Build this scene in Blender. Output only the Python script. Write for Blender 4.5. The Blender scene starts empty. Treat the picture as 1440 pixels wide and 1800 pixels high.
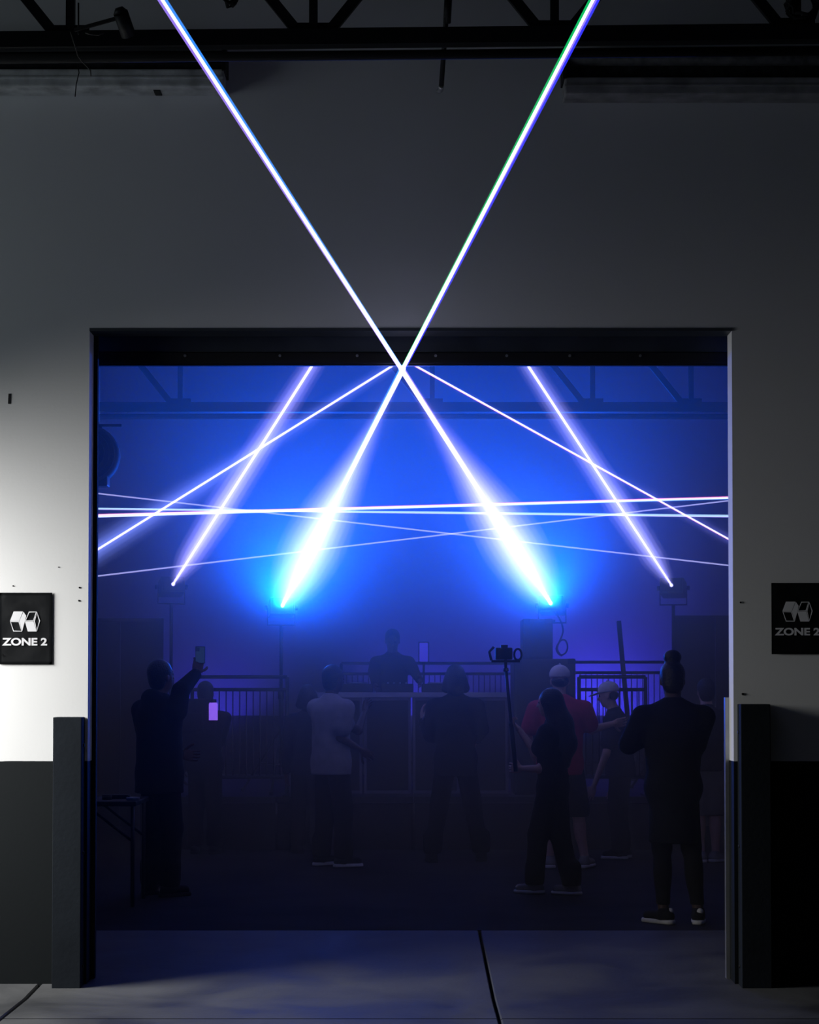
import bpy, bmesh, math, random
import numpy as np
from mathutils import Vector, Matrix

random.seed(7)
PI = math.pi
scn = bpy.context.scene
COL = scn.collection

# ---------------------------------------------------------------- camera
F_PX, CAM_H, PITCH, SHIFT_PX = 3600.0, 1.49, math.radians(1.8), 203.0
cam_data = bpy.data.cameras.new('camera')
cam_data.sensor_fit = 'AUTO'
cam_data.sensor_width = 36.0
cam_data.lens = 36.0 * F_PX / 1800.0
cam_data.shift_y = SHIFT_PX / 1800.0
cam_data.clip_end = 200
cam = bpy.data.objects.new('camera', cam_data)
cam.location = (0, 0, CAM_H)
cam.rotation_euler = (PI / 2 + PITCH, 0, 0)
COL.objects.link(cam)
scn.camera = cam


def at(px, py, depth):
    """World point at a real distance (Y) in front of the camera on the sight line of a photo pixel."""
    u = (px - 720.0) / F_PX
    v = -(py - 900.0 - SHIFT_PX) / F_PX
    dy = math.cos(PITCH) - v * math.sin(PITCH)
    dz = math.sin(PITCH) + v * math.cos(PITCH)
    t = depth / dy
    return Vector((u * t, depth, CAM_H + dz * t))


# ---------------------------------------------------------------- view, world
scn.view_settings.view_transform = 'Standard'
scn.view_settings.look = 'None'
scn.view_settings.exposure = 0.0
scn.view_settings.gamma = 1.0
scn.view_settings.use_curve_mapping = False
cy = scn.cycles
cy.use_denoising = True
cy.max_bounces = 5
cy.diffuse_bounces = 3
cy.glossy_bounces = 2
cy.volume_bounces = 0
cy.transparent_max_bounces = 24
cy.sample_clamp_indirect = 3.0

world = bpy.data.worlds.new('world')
scn.world = world
world.use_nodes = True
bg = world.node_tree.nodes['Background']
bg.inputs[0].default_value = (0.80, 0.93, 1.0, 1)
bg.inputs[1].default_value = 0.0035


def look_rot(src, dst):
    return (Vector(dst) - Vector(src)).to_track_quat('-Z', 'Y').to_euler()


def area(name, loc, aim, sx, sy, power, color, spread=180):
    l = bpy.data.lights.new(name, 'AREA')
    l.shape = 'RECTANGLE'
    l.size, l.size_y = sx, sy
    l.energy, l.color, l.spread = power, color, math.radians(spread)
    o = bpy.data.objects.new(name, l)
    o.location = loc
    o.rotation_euler = look_rot(loc, aim)
    COL.objects.link(o)
    return o


def spot(name, loc, aim, half_deg, power, color, blend=1.0, radius=0.02):
    l = bpy.data.lights.new(name, 'SPOT')
    l.energy, l.color = power, color
    l.spot_size = math.radians(2 * half_deg)
    l.spot_blend = blend
    l.shadow_soft_size = radius
    o = bpy.data.objects.new(name, l)
    o.location = loc
    o.rotation_euler = look_rot(loc, aim)
    COL.objects.link(o)
    return o


# daylight coming in low from an open dock door left of the frame
area('daylight_left', (-4.1, 10.15, 2.2), (-2.2, 11.08, 0.72), 1.5, 1.6, 80, (1.0, 0.98, 0.95), 110)
area('wall_fill', (-6.2, 8.7, 3.0), (0.0, 11.08, 2.4), 2.5, 2.5, 19, (0.80, 0.93, 1.0), 150)  # added fill lamp with no source of its own, lifts the dim wall

# ---------------------------------------------------------------- materials
MATS = {}


def mat(name, color, rough=0.6, metal=0.0, var=0.12, scale=6.0, bump=0.0, bump_scale=40.0, emit=None, strength=0.0, spec=0.4):
    """Procedural paint / cloth / metal: noise in the colour, optional fine relief."""
    if name in MATS:
        return MATS[name]
    m = bpy.data.materials.new(name)
    m.use_nodes = True
    nt = m.node_tree
    b = nt.nodes['Principled BSDF']
    b.inputs['Roughness'].default_value = rough
    b.inputs['Metallic'].default_value = metal
    b.inputs['Specular IOR Level'].default_value = spec
    tc = nt.nodes.new('ShaderNodeTexCoord')
    n = nt.nodes.new('ShaderNodeTexNoise')
    n.inputs['Scale'].default_value = scale
    n.inputs['Detail'].default_value = 5
    nt.links.new(tc.outputs['Object'], n.inputs['Vector'])
    r = nt.nodes.new('ShaderNodeValToRGB')
    r.color_ramp.elements[0].position, r.color_ramp.elements[1].position = 0.3, 0.7
    r.color_ramp.elements[0].color = tuple(c * (1 - var) for c in color) + (1,)
    r.color_ramp.elements[1].color = tuple(min(1, c * (1 + var)) for c in color) + (1,)
    nt.links.new(n.outputs['Fac'], r.inputs['Fac'])
    nt.links.new(r.outputs['Color'], b.inputs['Base Color'])
    if bump:
        n2 = nt.nodes.new('ShaderNodeTexNoise')
        n2.inputs['Scale'].default_value = bump_scale
        n2.inputs['Detail'].default_value = 4
        nt.links.new(tc.outputs['Object'], n2.inputs['Vector'])
        bp = nt.nodes.new('ShaderNodeBump')
        bp.inputs['Strength'].default_value = bump
        bp.inputs['Distance'].default_value = 0.01
        nt.links.new(n2.outputs['Fac'], bp.inputs['Height'])
        nt.links.new(bp.outputs['Normal'], b.inputs['Normal'])
    if emit:
        b.inputs['Emission Color'].default_value = tuple(emit) + (1,)
        b.inputs['Emission Strength'].default_value = strength
    MATS[name] = m
    return m


def glow_mat(name, color, strength, clear=True):
    if name in MATS:
        return MATS[name]
    m = bpy.data.materials.new(name)
    m.use_nodes = True
    nt = m.node_tree
    nt.nodes.clear()
    e = nt.nodes.new('ShaderNodeEmission')
    e.inputs[0].default_value = tuple(color) + (1,)
    e.inputs[1].default_value = strength
    o = nt.nodes.new('ShaderNodeOutputMaterial')
    if clear:                                   # light in haze: it glows, but blocks nothing behind it
        t = nt.nodes.new('ShaderNodeBsdfTransparent')
        a = nt.nodes.new('ShaderNodeAddShader')
        nt.links.new(e.outputs[0], a.inputs[0])
        nt.links.new(t.outputs[0], a.inputs[1])
        nt.links.new(a.outputs[0], o.inputs['Surface'])
    else:
        nt.links.new(e.outputs[0], o.inputs['Surface'])
    m.cycles.emission_sampling = 'NONE'
    MATS[name] = m
    return m


def banded_wall_mat(name, upper, lower, z_split):
    """White paint above a straight edge, dark paint below it, faint roller marks and scuffs."""
    m = bpy.data.materials.new(name)
    m.use_nodes = True
    nt = m.node_tree
    b = nt.nodes['Principled BSDF']
    b.inputs['Roughness'].default_value = 0.7
    b.inputs['Specular IOR Level'].default_value = 0.25
    tc = nt.nodes.new('ShaderNodeTexCoord')
    sp = nt.nodes.new('ShaderNodeSeparateXYZ')
    nt.links.new(tc.outputs['Object'], sp.inputs[0])
    wob = nt.nodes.new('ShaderNodeTexNoise')
    wob.inputs['Scale'].default_value = 7
    nt.links.new(tc.outputs['Object'], wob.inputs['Vector'])
    ad = nt.nodes.new('ShaderNodeMath')
    ad.operation = 'MULTIPLY_ADD'
    nt.links.new(wob.outputs['Fac'], ad.inputs[0])
    ad.inputs[1].default_value = 0.008
    nt.links.new(sp.outputs['Z'], ad.inputs[2])
    gt = nt.nodes.new('ShaderNodeMath')
    gt.operation = 'GREATER_THAN'
    nt.links.new(ad.outputs[0], gt.inputs[0])
    gt.inputs[1].default_value = z_split + 0.004
    n = nt.nodes.new('ShaderNodeTexNoise')
    n.inputs['Scale'].default_value = 1.3
    n.inputs['Detail'].default_value = 8
    nt.links.new(tc.outputs['Object'], n.inputs['Vector'])
    mul = nt.nodes.new('ShaderNodeMapRange')
    mul.inputs['To Min'].default_value, mul.inputs['To Max'].default_value = 0.93, 1.05
    nt.links.new(n.outputs['Fac'], mul.inputs['Value'])
    mx = nt.nodes.new('ShaderNodeMix')
    mx.data_type = 'RGBA'
    nt.links.new(gt.outputs[0], mx.inputs[0])
    mx.inputs[6].default_value = tuple(lower) + (1,)
    mx.inputs[7].default_value = tuple(upper) + (1,)
    sc = nt.nodes.new('ShaderNodeVectorMath')
    sc.operation = 'SCALE'
    nt.links.new(mx.outputs[2], sc.inputs[0])
    nt.links.new(mul.outputs[0], sc.inputs['Scale'])
    nt.links.new(sc.outputs[0], b.inputs['Base Color'])
    n2 = nt.nodes.new('ShaderNodeTexNoise')
    n2.inputs['Scale'].default_value = 60
    nt.links.new(tc.outputs['Object'], n2.inputs['Vector'])
    bp = nt.nodes.new('ShaderNodeBump')
    bp.inputs['Strength'].default_value = 0.08
    bp.inputs['Distance'].default_value = 0.004
    nt.links.new(n2.outputs['Fac'], bp.inputs['Height'])
    nt.links.new(bp.outputs['Normal'], b.inputs['Normal'])
    return m


def concrete_mat(name, base, dark):
    m = bpy.data.materials.new(name)
    m.use_nodes = True
    nt = m.node_tree
    b = nt.nodes['Principled BSDF']
    tc = nt.nodes.new('ShaderNodeTexCoord')
    n = nt.nodes.new('ShaderNodeTexNoise')
    n.inputs['Scale'].default_value = 1.4
    n.inputs['Detail'].default_value = 9
    n.inputs['Distortion'].default_value = 0.6
    nt.links.new(tc.outputs['Object'], n.inputs['Vector'])
    r = nt.nodes.new('ShaderNodeValToRGB')
    r.color_ramp.elements[0].position, r.color_ramp.elements[1].position = 0.36, 0.64
    r.color_ramp.elements[0].color = tuple(dark) + (1,)
    r.color_ramp.elements[1].color = tuple(base) + (1,)
    nt.links.new(n.outputs['Fac'], r.inputs['Fac'])
    nt.links.new(r.outputs['Color'], b.inputs['Base Color'])
    rr = nt.nodes.new('ShaderNodeMapRange')
    rr.inputs['To Min'].default_value, rr.inputs['To Max'].default_value = 0.45, 0.8
    nt.links.new(n.outputs['Fac'], rr.inputs['Value'])
    nt.links.new(rr.outputs[0], b.inputs['Roughness'])
    b.inputs['Specular IOR Level'].default_value = 0.3
    n2 = nt.nodes.new('ShaderNodeTexNoise')
    n2.inputs['Scale'].default_value = 35
    n2.inputs['Detail'].default_value = 6
    nt.links.new(tc.outputs['Object'], n2.inputs['Vector'])
    bp = nt.nodes.new('ShaderNodeBump')
    bp.inputs['Strength'].default_value = 0.25
    bp.inputs['Distance'].default_value = 0.006
    nt.links.new(n2.outputs['Fac'], bp.inputs['Height'])
    nt.links.new(bp.outputs['Normal'], b.inputs['Normal'])
    return m


# ---------------------------------------------------------------- mesh helpers
def bm_box(bm, lo, hi, bevel=0.0):
    lo, hi = Vector(lo), Vector(hi)
    r = bmesh.ops.create_cube(bm, size=1.0)
    vs = r['verts']
    for v in vs:
        v.co = Vector(((v.co.x + .5) * (hi.x - lo.x) + lo.x, (v.co.y + .5) * (hi.y - lo.y) + lo.y, (v.co.z + .5) * (hi.z - lo.z) + lo.z))
    if bevel:
        es = list({e for v in vs for e in v.link_edges})
        bmesh.ops.bevel(bm, geom=es, offset=bevel, segments=2, affect='EDGES', profile=0.6)
    return bm


def bm_bar(bm, a, b, w, h, up=(0, 0, 1)):
    """A rectangular bar from a to b, w wide and h high."""
    a, b = Vector(a), Vector(b)
    d = b - a
    z = d.normalized()
    upv = Vector(up)
    if abs(z.dot(upv)) > 0.98:
        upv = Vector((0, 1, 0))
    x = upv.cross(z).normalized()
    y = z.cross(x)
    vs = []
    for p in (a, b):
        for sx, sy in ((-1, -1), (1, -1), (1, 1), (-1, 1)):
            vs.append(bm.verts.new(p + x * sx * w / 2 + y * sy * h / 2))
    for f in ((0, 3, 2, 1), (4, 5, 6, 7), (0, 1, 5, 4), (1, 2, 6, 5), (2, 3, 7, 6), (3, 0, 4, 7)):
        bm.faces.new([vs[i] for i in f])
    return bm


def bm_tube(bm, pts, r, n=10, radii=None, cap=True):
    """A round tube along a polyline."""
    pts = [Vector(p) for p in pts]
    rings = []
    prev_x = None
    for i, p in enumerate(pts):
        d = (pts[min(i + 1, len(pts) - 1)] - pts[max(i - 1, 0)]).normalized()
        ref = prev_x if prev_x is not None else (Vector((1, 0, 0)) if abs(d.x) < 0.9 else Vector((0, 1, 0)))
        y = d.cross(ref).normalized()
        x = y.cross(d).normalized()
        prev_x = x
        rr = radii[i] if radii else r
        rings.append([bm.verts.new(p + (x * math.cos(2 * PI * k / n) + y * math.sin(2 * PI * k / n)) * rr) for k in range(n)])
    for i in range(len(rings) - 1):
        for k in range(n):
            f = bm.faces.new((rings[i][k], rings[i][(k + 1) % n], rings[i + 1][(k + 1) % n], rings[i + 1][k]))
            f.smooth = True
    if cap:
        bm.faces.new(list(reversed(rings[0])))
        bm.faces.new(rings[-1])
    return bm


def bm_prism(bm, pts2, origin, ux, uy, depth):
    """Extrude a flat outline (ux, uy plane) by depth along ux x uy."""
    ux, uy, o = Vector(ux), Vector(uy), Vector(origin)
    n = ux.cross(uy).normalized() * depth
    a = [bm.verts.new(o + ux * p[0] + uy * p[1]) for p in pts2]
    b = [bm.verts.new(v.co + n) for v in a]
    bm.faces.new(list(reversed(a)))
    bm.faces.new(b)
    for i in range(len(a)):
        j = (i + 1) % len(a)
        bm.faces.new((a[i], a[j], b[j], b[i]))
    return bm


def obj(name, bm, material, parent=None, smooth=False):
    me = bpy.data.meshes.new(name)
    if isinstance(bm, bmesh.types.BMesh):
        bmesh.ops.recalc_face_normals(bm, faces=bm.faces)
        bm.to_mesh(me)
        bm.free()
    else:
        v, f = bm
        me.from_pydata(v, [], f)
    if smooth:
        for p in me.polygons:
            p.use_smooth = True
    me.materials.append(material)
    o = bpy.data.objects.new(name, me)
    COL.objects.link(o)
    if parent is not None:
        o.parent = parent
        root = parent
        off = Vector((0, 0, 0))
        while root is not None:
            off += root.location
            root = root.parent
        for vv in me.vertices:
            vv.co -= off
    return o


def thing(name, label, cat, loc=(0, 0, 0), group=None):
    o = bpy.data.objects.new(name, None)
    o.empty_display_size = 0.1
    o.location = loc
    COL.objects.link(o)
    o['label'], o['category'] = label, cat
    if group:
        o['group'] = group
    return o


def tag(o, label, cat, group=None):
    o['label'], o['category'] = label, cat
    if group:
        o['group'] = group
    return o


def struct(name, bm, m, label=None, parent=None):
    o = obj(name, bm, m, parent)
    if parent is None:
        o['kind'] = 'structure'
        if label:
            o['label'] = label
    return o


def struct_root(name, label, loc=(0, 0, 0)):
    o = bpy.data.objects.new(name, None)
    o.location = loc
    COL.objects.link(o)
    o['kind'], o['label'] = 'structure', label
    return o


def box(lo, hi, bevel=0.0):
    return bm_box(bmesh.new(), lo, hi, bevel)


# ---------------------------------------------------------------- dimensions of the place
WY0, WY1 = 11.08, 11.23          # front and back face of the wall with the doorway
OX0, OX1 = at(156, 900, WY0).x, at(1288, 900, WY0).x
OZ = at(720, 578, WY0).z         # head of the doorway
WAIN = at(60, 1338, WY0).z       # top of the dark painted band
APRON_Z = -0.10                  # slab in front of the wall lies a little lower than the room
SILL_Y = 12.86
ROOM_X, BACK_Y, CEIL_Z = 5.2, 25.0, 5.9

M_wall = banded_wall_mat('wall_paint', (0.80, 0.81, 0.81), (0.0025, 0.0050, 0.0068), WAIN)
M_room = banded_wall_mat('room_paint', (0.45, 0.43, 0.48), (0.04, 0.04, 0.05), 1.2)
M_ceil = mat('ceiling_deck', (0.05, 0.055, 0.06), 0.8)
M_conc = concrete_mat('concrete', (0.085, 0.088, 0.092), (0.030, 0.032, 0.036))
M_roomfloor = concrete_mat('dark_floor', (0.028, 0.028, 0.032), (0.016, 0.016, 0.020))
for _l in list(M_roomfloor.node_tree.nodes['Principled BSDF'].inputs['Roughness'].links):
    M_roomfloor.node_tree.links.remove(_l)
M_roomfloor.node_tree.nodes['Principled BSDF'].inputs['Roughness'].default_value = 0.85
M_roomfloor.node_tree.nodes['Principled BSDF'].inputs['Specular IOR Level'].default_value = 0.08
M_steel = mat('dark_steel', (0.012, 0.013, 0.015), 0.55, 0.2)
M_guard = mat('guard_paint', (0.014, 0.018, 0.024), 0.8, 0.0, bump=0.1, spec=.1)
M_duct = mat('dusty_duct', (0.62, 0.64, 0.64), 0.7, 0.0, 0.35, 9, 0.3, 25)
M_ductdark = mat('dusty_rail', (0.035, 0.037, 0.042), 0.6, 0.2, 0.6, 22)
M_doorsteel = mat('door_steel', (0.050, 0.060, 0.075), 0.45, 0.3, 0.3, 4)
M_black = mat('black_plastic', (0.012, 0.012, 0.014), 0.5)
M_rubber = mat('black_rubber', (0.010, 0.010, 0.011), 0.85)
M_alu = mat('bare_metal', (0.55, 0.56, 0.58), 0.35, 0.9)

# ---------------------------------------------------------------- the wall with the doorway
bm = bmesh.new()
bm_box(bm, (-6.5, WY0, -0.3), (OX0, WY1, 6.6))
bm_box(bm, (OX1, WY0, -0.3), (6.5, WY1, 6.6))
bm_box(bm, (OX0, WY0, OZ), (OX1, WY1, 6.6))
struct('wall_front', bm, M_wall, 'white wall with dark painted lower band around the wide doorway')

# small holes, plugs and scuffs on the wall
for i, (px, py, r) in enumerate([(23, 1030, .004), (140, 1033, .005), (139, 1056, .005), (103, 997, .003), (1302, 1059, .005), (1306, 1220, .007)]):
    c = at(px, py, WY0)
    b = bmesh.new()
    bm_tube(b, [(c.x, WY0 - 0.004, c.z), (c.x, WY0 + 0.002, c.z)], r, 8)
    tag(obj('wall_anchor', b, M_black), ['dark screw hole above the left sign', 'upper screw hole left of the doorway edge',
        'lower screw hole left of the doorway edge', 'small speck of a hole above right of the left sign',
        'dark screw hole left of the right sign', 'torn screw hole above the right door guard'][i], 'screw hole')
b = bmesh.new()
bm_bar(b, at(17, 692, WY0 - .002), at(16, 710, WY0 - .002), 0.012, 0.004, (0, 1, 0))
tag(obj('wall_patch', b, M_black), 'short dark vertical scrape high on the left wall', 'scrape')

# ---------------------------------------------------------------- floors
fl = struct_root('floor', 'grey concrete apron slabs in front of the doorway')
JX, JL, JY = 0.437, -1.99, 10.02


def slab(x0, x1, y0, y1, name='slab'):
    """One poured slab, sloping up to the sill behind the wall line."""
    def z(y):
        return APRON_Z if y <= WY0 - 0.4 else APRON_Z + (0 - APRON_Z) * (y - WY0 + 0.4) / (SILL_Y - WY0 + 0.4)
    ys = [y0] + [y for y in (WY0 - 0.4,) if y0 < y < y1] + [y1]
    b = bmesh.new()
    prev = None
    c = 0.008
    for y in ys:
        yy = y + (c if y == y0 else -c if y == y1 else 0)
        row = [b.verts.new((x0 + c, yy, z(y))), b.verts.new((x1 - c, yy, z(y))), b.verts.new((x1 - c, yy, z(y) - .15)), b.verts.new((x0 + c, yy, z(y) - .15))]
        if prev:
            for k in range(4):
                b.faces.new((prev[k], prev[(k + 1) % 4], row[(k + 1) % 4], row[k]))
        else:
            b.faces.new(row)
        prev = row
    b.faces.new(list(reversed(prev)))
    es = [e for e in b.edges if all(v.co.z > z(v.co.y) - .05 for v in e.verts) and abs(e.verts[0].co.y - e.verts[1].co.y) > .01]
    bmesh.ops.bevel(b, geom=es, offset=0.006, segments=1, affect='EDGES')
    return obj(name, b, M_conc, fl)


slab(JL, JX, JY, SILL_Y)
slab(JX, 6.5, JY, SILL_Y)
slab(-6.5, JL, JY - 2, SILL_Y)
slab(JL, JX, 5.0, JY)
slab(JX, 6.5, 5.0, JY)
slab(-6.5, JL, 5.0, JY - 2)
b = box((-6.5, 4, APRON_Z - .2), (6.5, SILL_Y + .1, APRON_Z - 0.10))
struct('floor_base', b, M_rubber, None, fl)
struct('floor_room', box((-ROOM_X, SILL_Y + 0.012, -0.2), (ROOM_X, BACK_Y, 0.0)), M_roomfloor, 'dark smooth floor of the room behind the doorway')
struct('trim_sill', box((-ROOM_X, SILL_Y - 0.012, -0.2), (ROOM_X, SILL_Y + 0.012, -0.012)), M_rubber, 'dark floor joint under the doorway')

# ---------------------------------------------------------------- the room behind
struct('bounce_liner', box((-ROOM_X, WY1, OZ + .9), (ROOM_X, WY1 + .012, CEIL_Z)), M_ceil, 'added dark liner above the doorway, out of view, to cut bounced light')  # liner added out of sight so less light bounces back into the room
b = bmesh.new()
bm_box(b, (-ROOM_X, WY1, 0), (OX0 - .25, WY1 + .012, OZ + .9))
bm_box(b, (OX1 + .25, WY1, 0), (ROOM_X, WY1 + .012, OZ + .9))
struct('bounce_liner', b, M_ceil, 'added dark liner beside the doorway, out of view, to cut bounced light')
struct('wall_left', box((-ROOM_X - .15, WY1, -.2), (-ROOM_X, BACK_Y, CEIL_Z)), M_room, 'left side wall of the hazy room')
struct('wall_right', box((ROOM_X, WY1, -.2), (ROOM_X + .15, BACK_Y, CEIL_Z)), M_room, 'right side wall of the hazy room')
struct('wall_back', box((-ROOM_X - .15, BACK_Y, -.2), (ROOM_X + .15, BACK_Y + .15, CEIL_Z)), M_room, 'pale back wall behind the stage')
struct('ceiling', box((-ROOM_X - .15, WY1, CEIL_Z), (ROOM_X + .15, BACK_Y + .15, CEIL_Z + .12)), M_ceil, 'dark ceiling deck of the room')
struct('ceiling_hall', box((-6.5, 4, 6.6), (6.5, WY1, 6.72)), M_ceil, 'dark ceiling deck of the hall')

# ---------------------------------------------------------------- haze in the room
def haze_layer(y0, y1, density, label):
    m = bpy.data.materials.new('haze')
    m.use_nodes = True
    nt = m.node_tree
    nt.nodes.clear()
    v = nt.nodes.new('ShaderNodeVolumeScatter')
    v.inputs['Color'].default_value = (1, 1, 1, 1)
    v.inputs['Density'].default_value = density
    v.inputs['Anisotropy'].default_value = 0.35
    out = nt.nodes.new('ShaderNodeOutputMaterial')
    nt.links.new(v.outputs[0], out.inputs['Volume'])
    o = obj('haze', box((-ROOM_X + .01, y0 + .001, 0.005), (ROOM_X - .01, y1 - .001, CEIL_Z - .01)), m)
    o['kind'], o['label'], o['category'] = 'stuff', label, 'haze'


haze_layer(WY1 + .02, 14.2, .018, 'thinnest haze just inside the doorway')
haze_layer(14.2, 16.2, .040, 'light haze over the front of the crowd')
haze_layer(16.2, 18.2, .075, 'haze over the middle of the crowd')
haze_layer(18.2, 21.0, .105, 'thickest haze rolling off the front of the stage')
haze_layer(21.0, BACK_Y - .01, .05, 'haze at the back of the stage')

# ---------------------------------------------------------------- laser beams
G_white = glow_mat('laser_white', (0.95, 0.90, 1.0), 0.60)
G_violet = glow_mat('laser_violet', (0.36, 0.22, 1.0), 0.42)
G_blue = glow_mat('laser_blue', (0.04, 0.04, 1.0), 0.5)
G_azure = glow_mat('laser_azure', (0.04, 0.28, 1.0), 0.5)
G_green = glow_mat('laser_green', (0.01, 0.70, 0.18), 0.35)
G_red = glow_mat('laser_red', (0.9, 0.08, 0.40), 0.4)
G_pale = glow_mat('laser_pale', (0.50, 0.50, 1.0), 0.42)
G_cyan = glow_mat('laser_cyan', (0.50, 0.80, 1.0), 0.55)

S_A, S_B = at(497, 1064, 20.0), at(968, 1060, 20.0)
S_C, S_D = at(305, 1026, 20.6), at(1180, 1028, 20.6)


def added_glow_mat(name, color, strength):
    """Glow added round a beam in place of scattered light: a thin self-emitting volume, clear to everything behind it."""
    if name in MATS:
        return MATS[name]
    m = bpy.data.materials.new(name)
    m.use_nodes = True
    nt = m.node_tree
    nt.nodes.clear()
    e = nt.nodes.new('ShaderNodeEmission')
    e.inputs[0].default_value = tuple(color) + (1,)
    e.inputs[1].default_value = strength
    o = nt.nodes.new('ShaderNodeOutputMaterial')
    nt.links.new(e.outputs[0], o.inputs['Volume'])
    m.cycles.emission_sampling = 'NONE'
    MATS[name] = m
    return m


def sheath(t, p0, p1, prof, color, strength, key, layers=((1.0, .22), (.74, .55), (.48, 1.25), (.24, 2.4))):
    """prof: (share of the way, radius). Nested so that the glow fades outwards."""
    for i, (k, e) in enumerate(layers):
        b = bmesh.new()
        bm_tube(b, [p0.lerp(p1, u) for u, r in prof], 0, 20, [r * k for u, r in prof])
        obj('added_glow', b, added_glow_mat('added_glow_%s_%d' % (key, i), color, strength * e), t)  # self-glowing shells stand in for the beam's scatter in the haze


def beam(label, p0, p1, strands, group=None):
    """strands: (name, material, radius at p0, radius at p1, offset perpendicular to the beam in the upright plane)"""
    p0, p1 = Vector(p0), Vector(p1)
    d = (p1 - p0).normalized()
    side = d.cross(Vector((0, 1, 0)))
    side = side.normalized()
    t = thing('laser_ray', label, 'laser beam', p0, group)
    t['kind'] = 'thing'
    for nm, m, r0, r1, off0, off1 in strands:
        b = bmesh.new()
        n = 8
        bm_tube(b, [p0.lerp(p1, k / n) + side * (off0 + (off1 - off0) * k / n) for k in range(n + 1)], 0, 10,
                [r0 + (r1 - r0) * k / n for k in range(n + 1)])
        obj(nm, b, m, t)
    return t


XA, XB = at(709, 648, 11.0), at(705, 648, 11.0)
EA, EB = at(1049, -10, 6.9), at(279, -10, 6.9)
mA = S_A.lerp(XA, 1.0)
ba = beam('thick laser beam rising from the left stage projector to upper right, green edged', S_A, XA,
     [('core', G_white, .015, .014, 0, 0), ('azure_strand', G_azure, .008, .009, .012, .014)])
beam('green and blue edged beam crossing the wall to the upper right', XA, XA + (EA - XA) * 2.0,
     [('core', G_violet, .0085, .0085, .001, -.005), ('white_strand', G_white, .0105, .0005, .002, .002),
      ('green_strand', G_green, .0050, .0070, .010, .011), ('blue_strand', G_blue, .0050, .0090, -.009, -.016)])
bb = beam('thick laser beam rising from the right stage projector to upper left', S_B, XB,
     [('core', G_white, .016, .0135, 0, 0), ('violet_strand', G_violet, .008, .009, -.012, -.012)])
beam('violet and azure edged beam crossing the wall to the upper left', XB, XB + (EB - XB) * 2.0,
     [('core', G_violet, .0095, .0085, .003, .009), ('white_strand', G_white, .0105, .0005, 0, 0),
      ('azure_strand', G_azure, .0060, .0110, -.007, -.007)])


def extend(a, b, y):
    t = (y - a.y) / (b.y - a.y)
    return a + (b - a) * t


T_C, T_D = at(550, 641, 13.0), at(927, 641, 13.0)
bc = beam('bright slanted beam from the far left laser projector up to the door head', S_C, extend(S_C, T_C, 11.6),
     [('core', G_white, .010, .0075, 0, 0), ('violet_strand', G_violet, .006, .005, .008, .006)])
bd = beam('bright slanted beam from the far right laser projector up to the door head', S_D, extend(S_D, T_D, 11.6),
     [('core', G_white, .009, .0075, 0, 0), ('violet_strand', G_violet, .006, .005, -.007, -.006)])
P_E, T_E = at(168, 968, 16.0), at(693, 641, 13.2)
P_F, T_F = at(1282, 948, 16.0), at(727, 641, 13.2)
E0, F0 = P_E + (P_E - T_E) * 1.0, P_F + (P_F - T_F) * 1.0
be = beam('beam rising from behind the left door edge to the middle of the door head', E0, T_E + (T_E - P_E) * .35,
     [('core', G_white, .0095, .006, 0, 0), ('violet_strand', G_violet, .006, .004, -.007, -.005)])
bf = beam('beam rising from behind the right door edge to the middle of the door head', F0, T_F + (T_F - P_F) * .35,
     [('core', G_white, .0065, .0060, 0, 0), ('red_strand', G_red, .0035, .003, .006, .0055)])


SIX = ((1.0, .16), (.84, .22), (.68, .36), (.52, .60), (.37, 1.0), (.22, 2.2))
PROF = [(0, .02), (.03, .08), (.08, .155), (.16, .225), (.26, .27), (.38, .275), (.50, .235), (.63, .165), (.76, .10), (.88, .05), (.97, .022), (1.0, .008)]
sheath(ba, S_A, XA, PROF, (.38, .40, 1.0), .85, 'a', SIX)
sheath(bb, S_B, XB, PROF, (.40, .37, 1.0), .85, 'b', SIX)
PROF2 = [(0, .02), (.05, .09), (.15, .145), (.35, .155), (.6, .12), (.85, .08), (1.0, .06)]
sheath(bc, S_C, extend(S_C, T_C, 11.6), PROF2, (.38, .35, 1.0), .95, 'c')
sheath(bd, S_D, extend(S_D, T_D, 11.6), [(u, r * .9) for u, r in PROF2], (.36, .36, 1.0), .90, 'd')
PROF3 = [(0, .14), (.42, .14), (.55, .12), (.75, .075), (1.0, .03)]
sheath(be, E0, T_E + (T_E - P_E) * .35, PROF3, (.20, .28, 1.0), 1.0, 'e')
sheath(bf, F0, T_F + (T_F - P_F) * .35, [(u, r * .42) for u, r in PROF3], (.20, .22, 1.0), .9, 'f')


def crossbeam(label, pa, pb, d, strands):
    a, b_ = at(*pa, d), at(*pb, d)
    k = (b_ - a) / (b_.x - a.x)
    beam(label, a + k * (-ROOM_X - a.x), b_ + k * (ROOM_X - b_.x), strands)


crossbeam('level white beam with red lower edge climbing slightly to the right', (168, 907), (1282, 875), 18.0,
          [('core', G_white, .016, .007, 0, 0), ('red_strand', G_red, .007, .006, .012, .007), ('blue_strand', G_azure, .004, .007, -.010, -.008)])
crossbeam('level pale cyan beam falling slightly to the right', (168, 894), (1282, 907), 18.2,
          [('core', G_cyan, .006, .012, 0, 0), ('violet_strand', G_violet, .004, .006, -.006, -.009)])
crossbeam('hair thin beam falling from upper left to right', (168, 867), (1282, 994), 18.4, [('core', G_pale, .0065, .0065, 0, 0)])
crossbeam('hair thin beam climbing from lower left to right', (168, 1013), (1282, 880), 17.8, [('core', G_pale, .0070, .0055, 0, 0)])

HALO = (0.20, 0.19, 1.0)
BLUE = (0.0, 0.10, 1.0)


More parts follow.
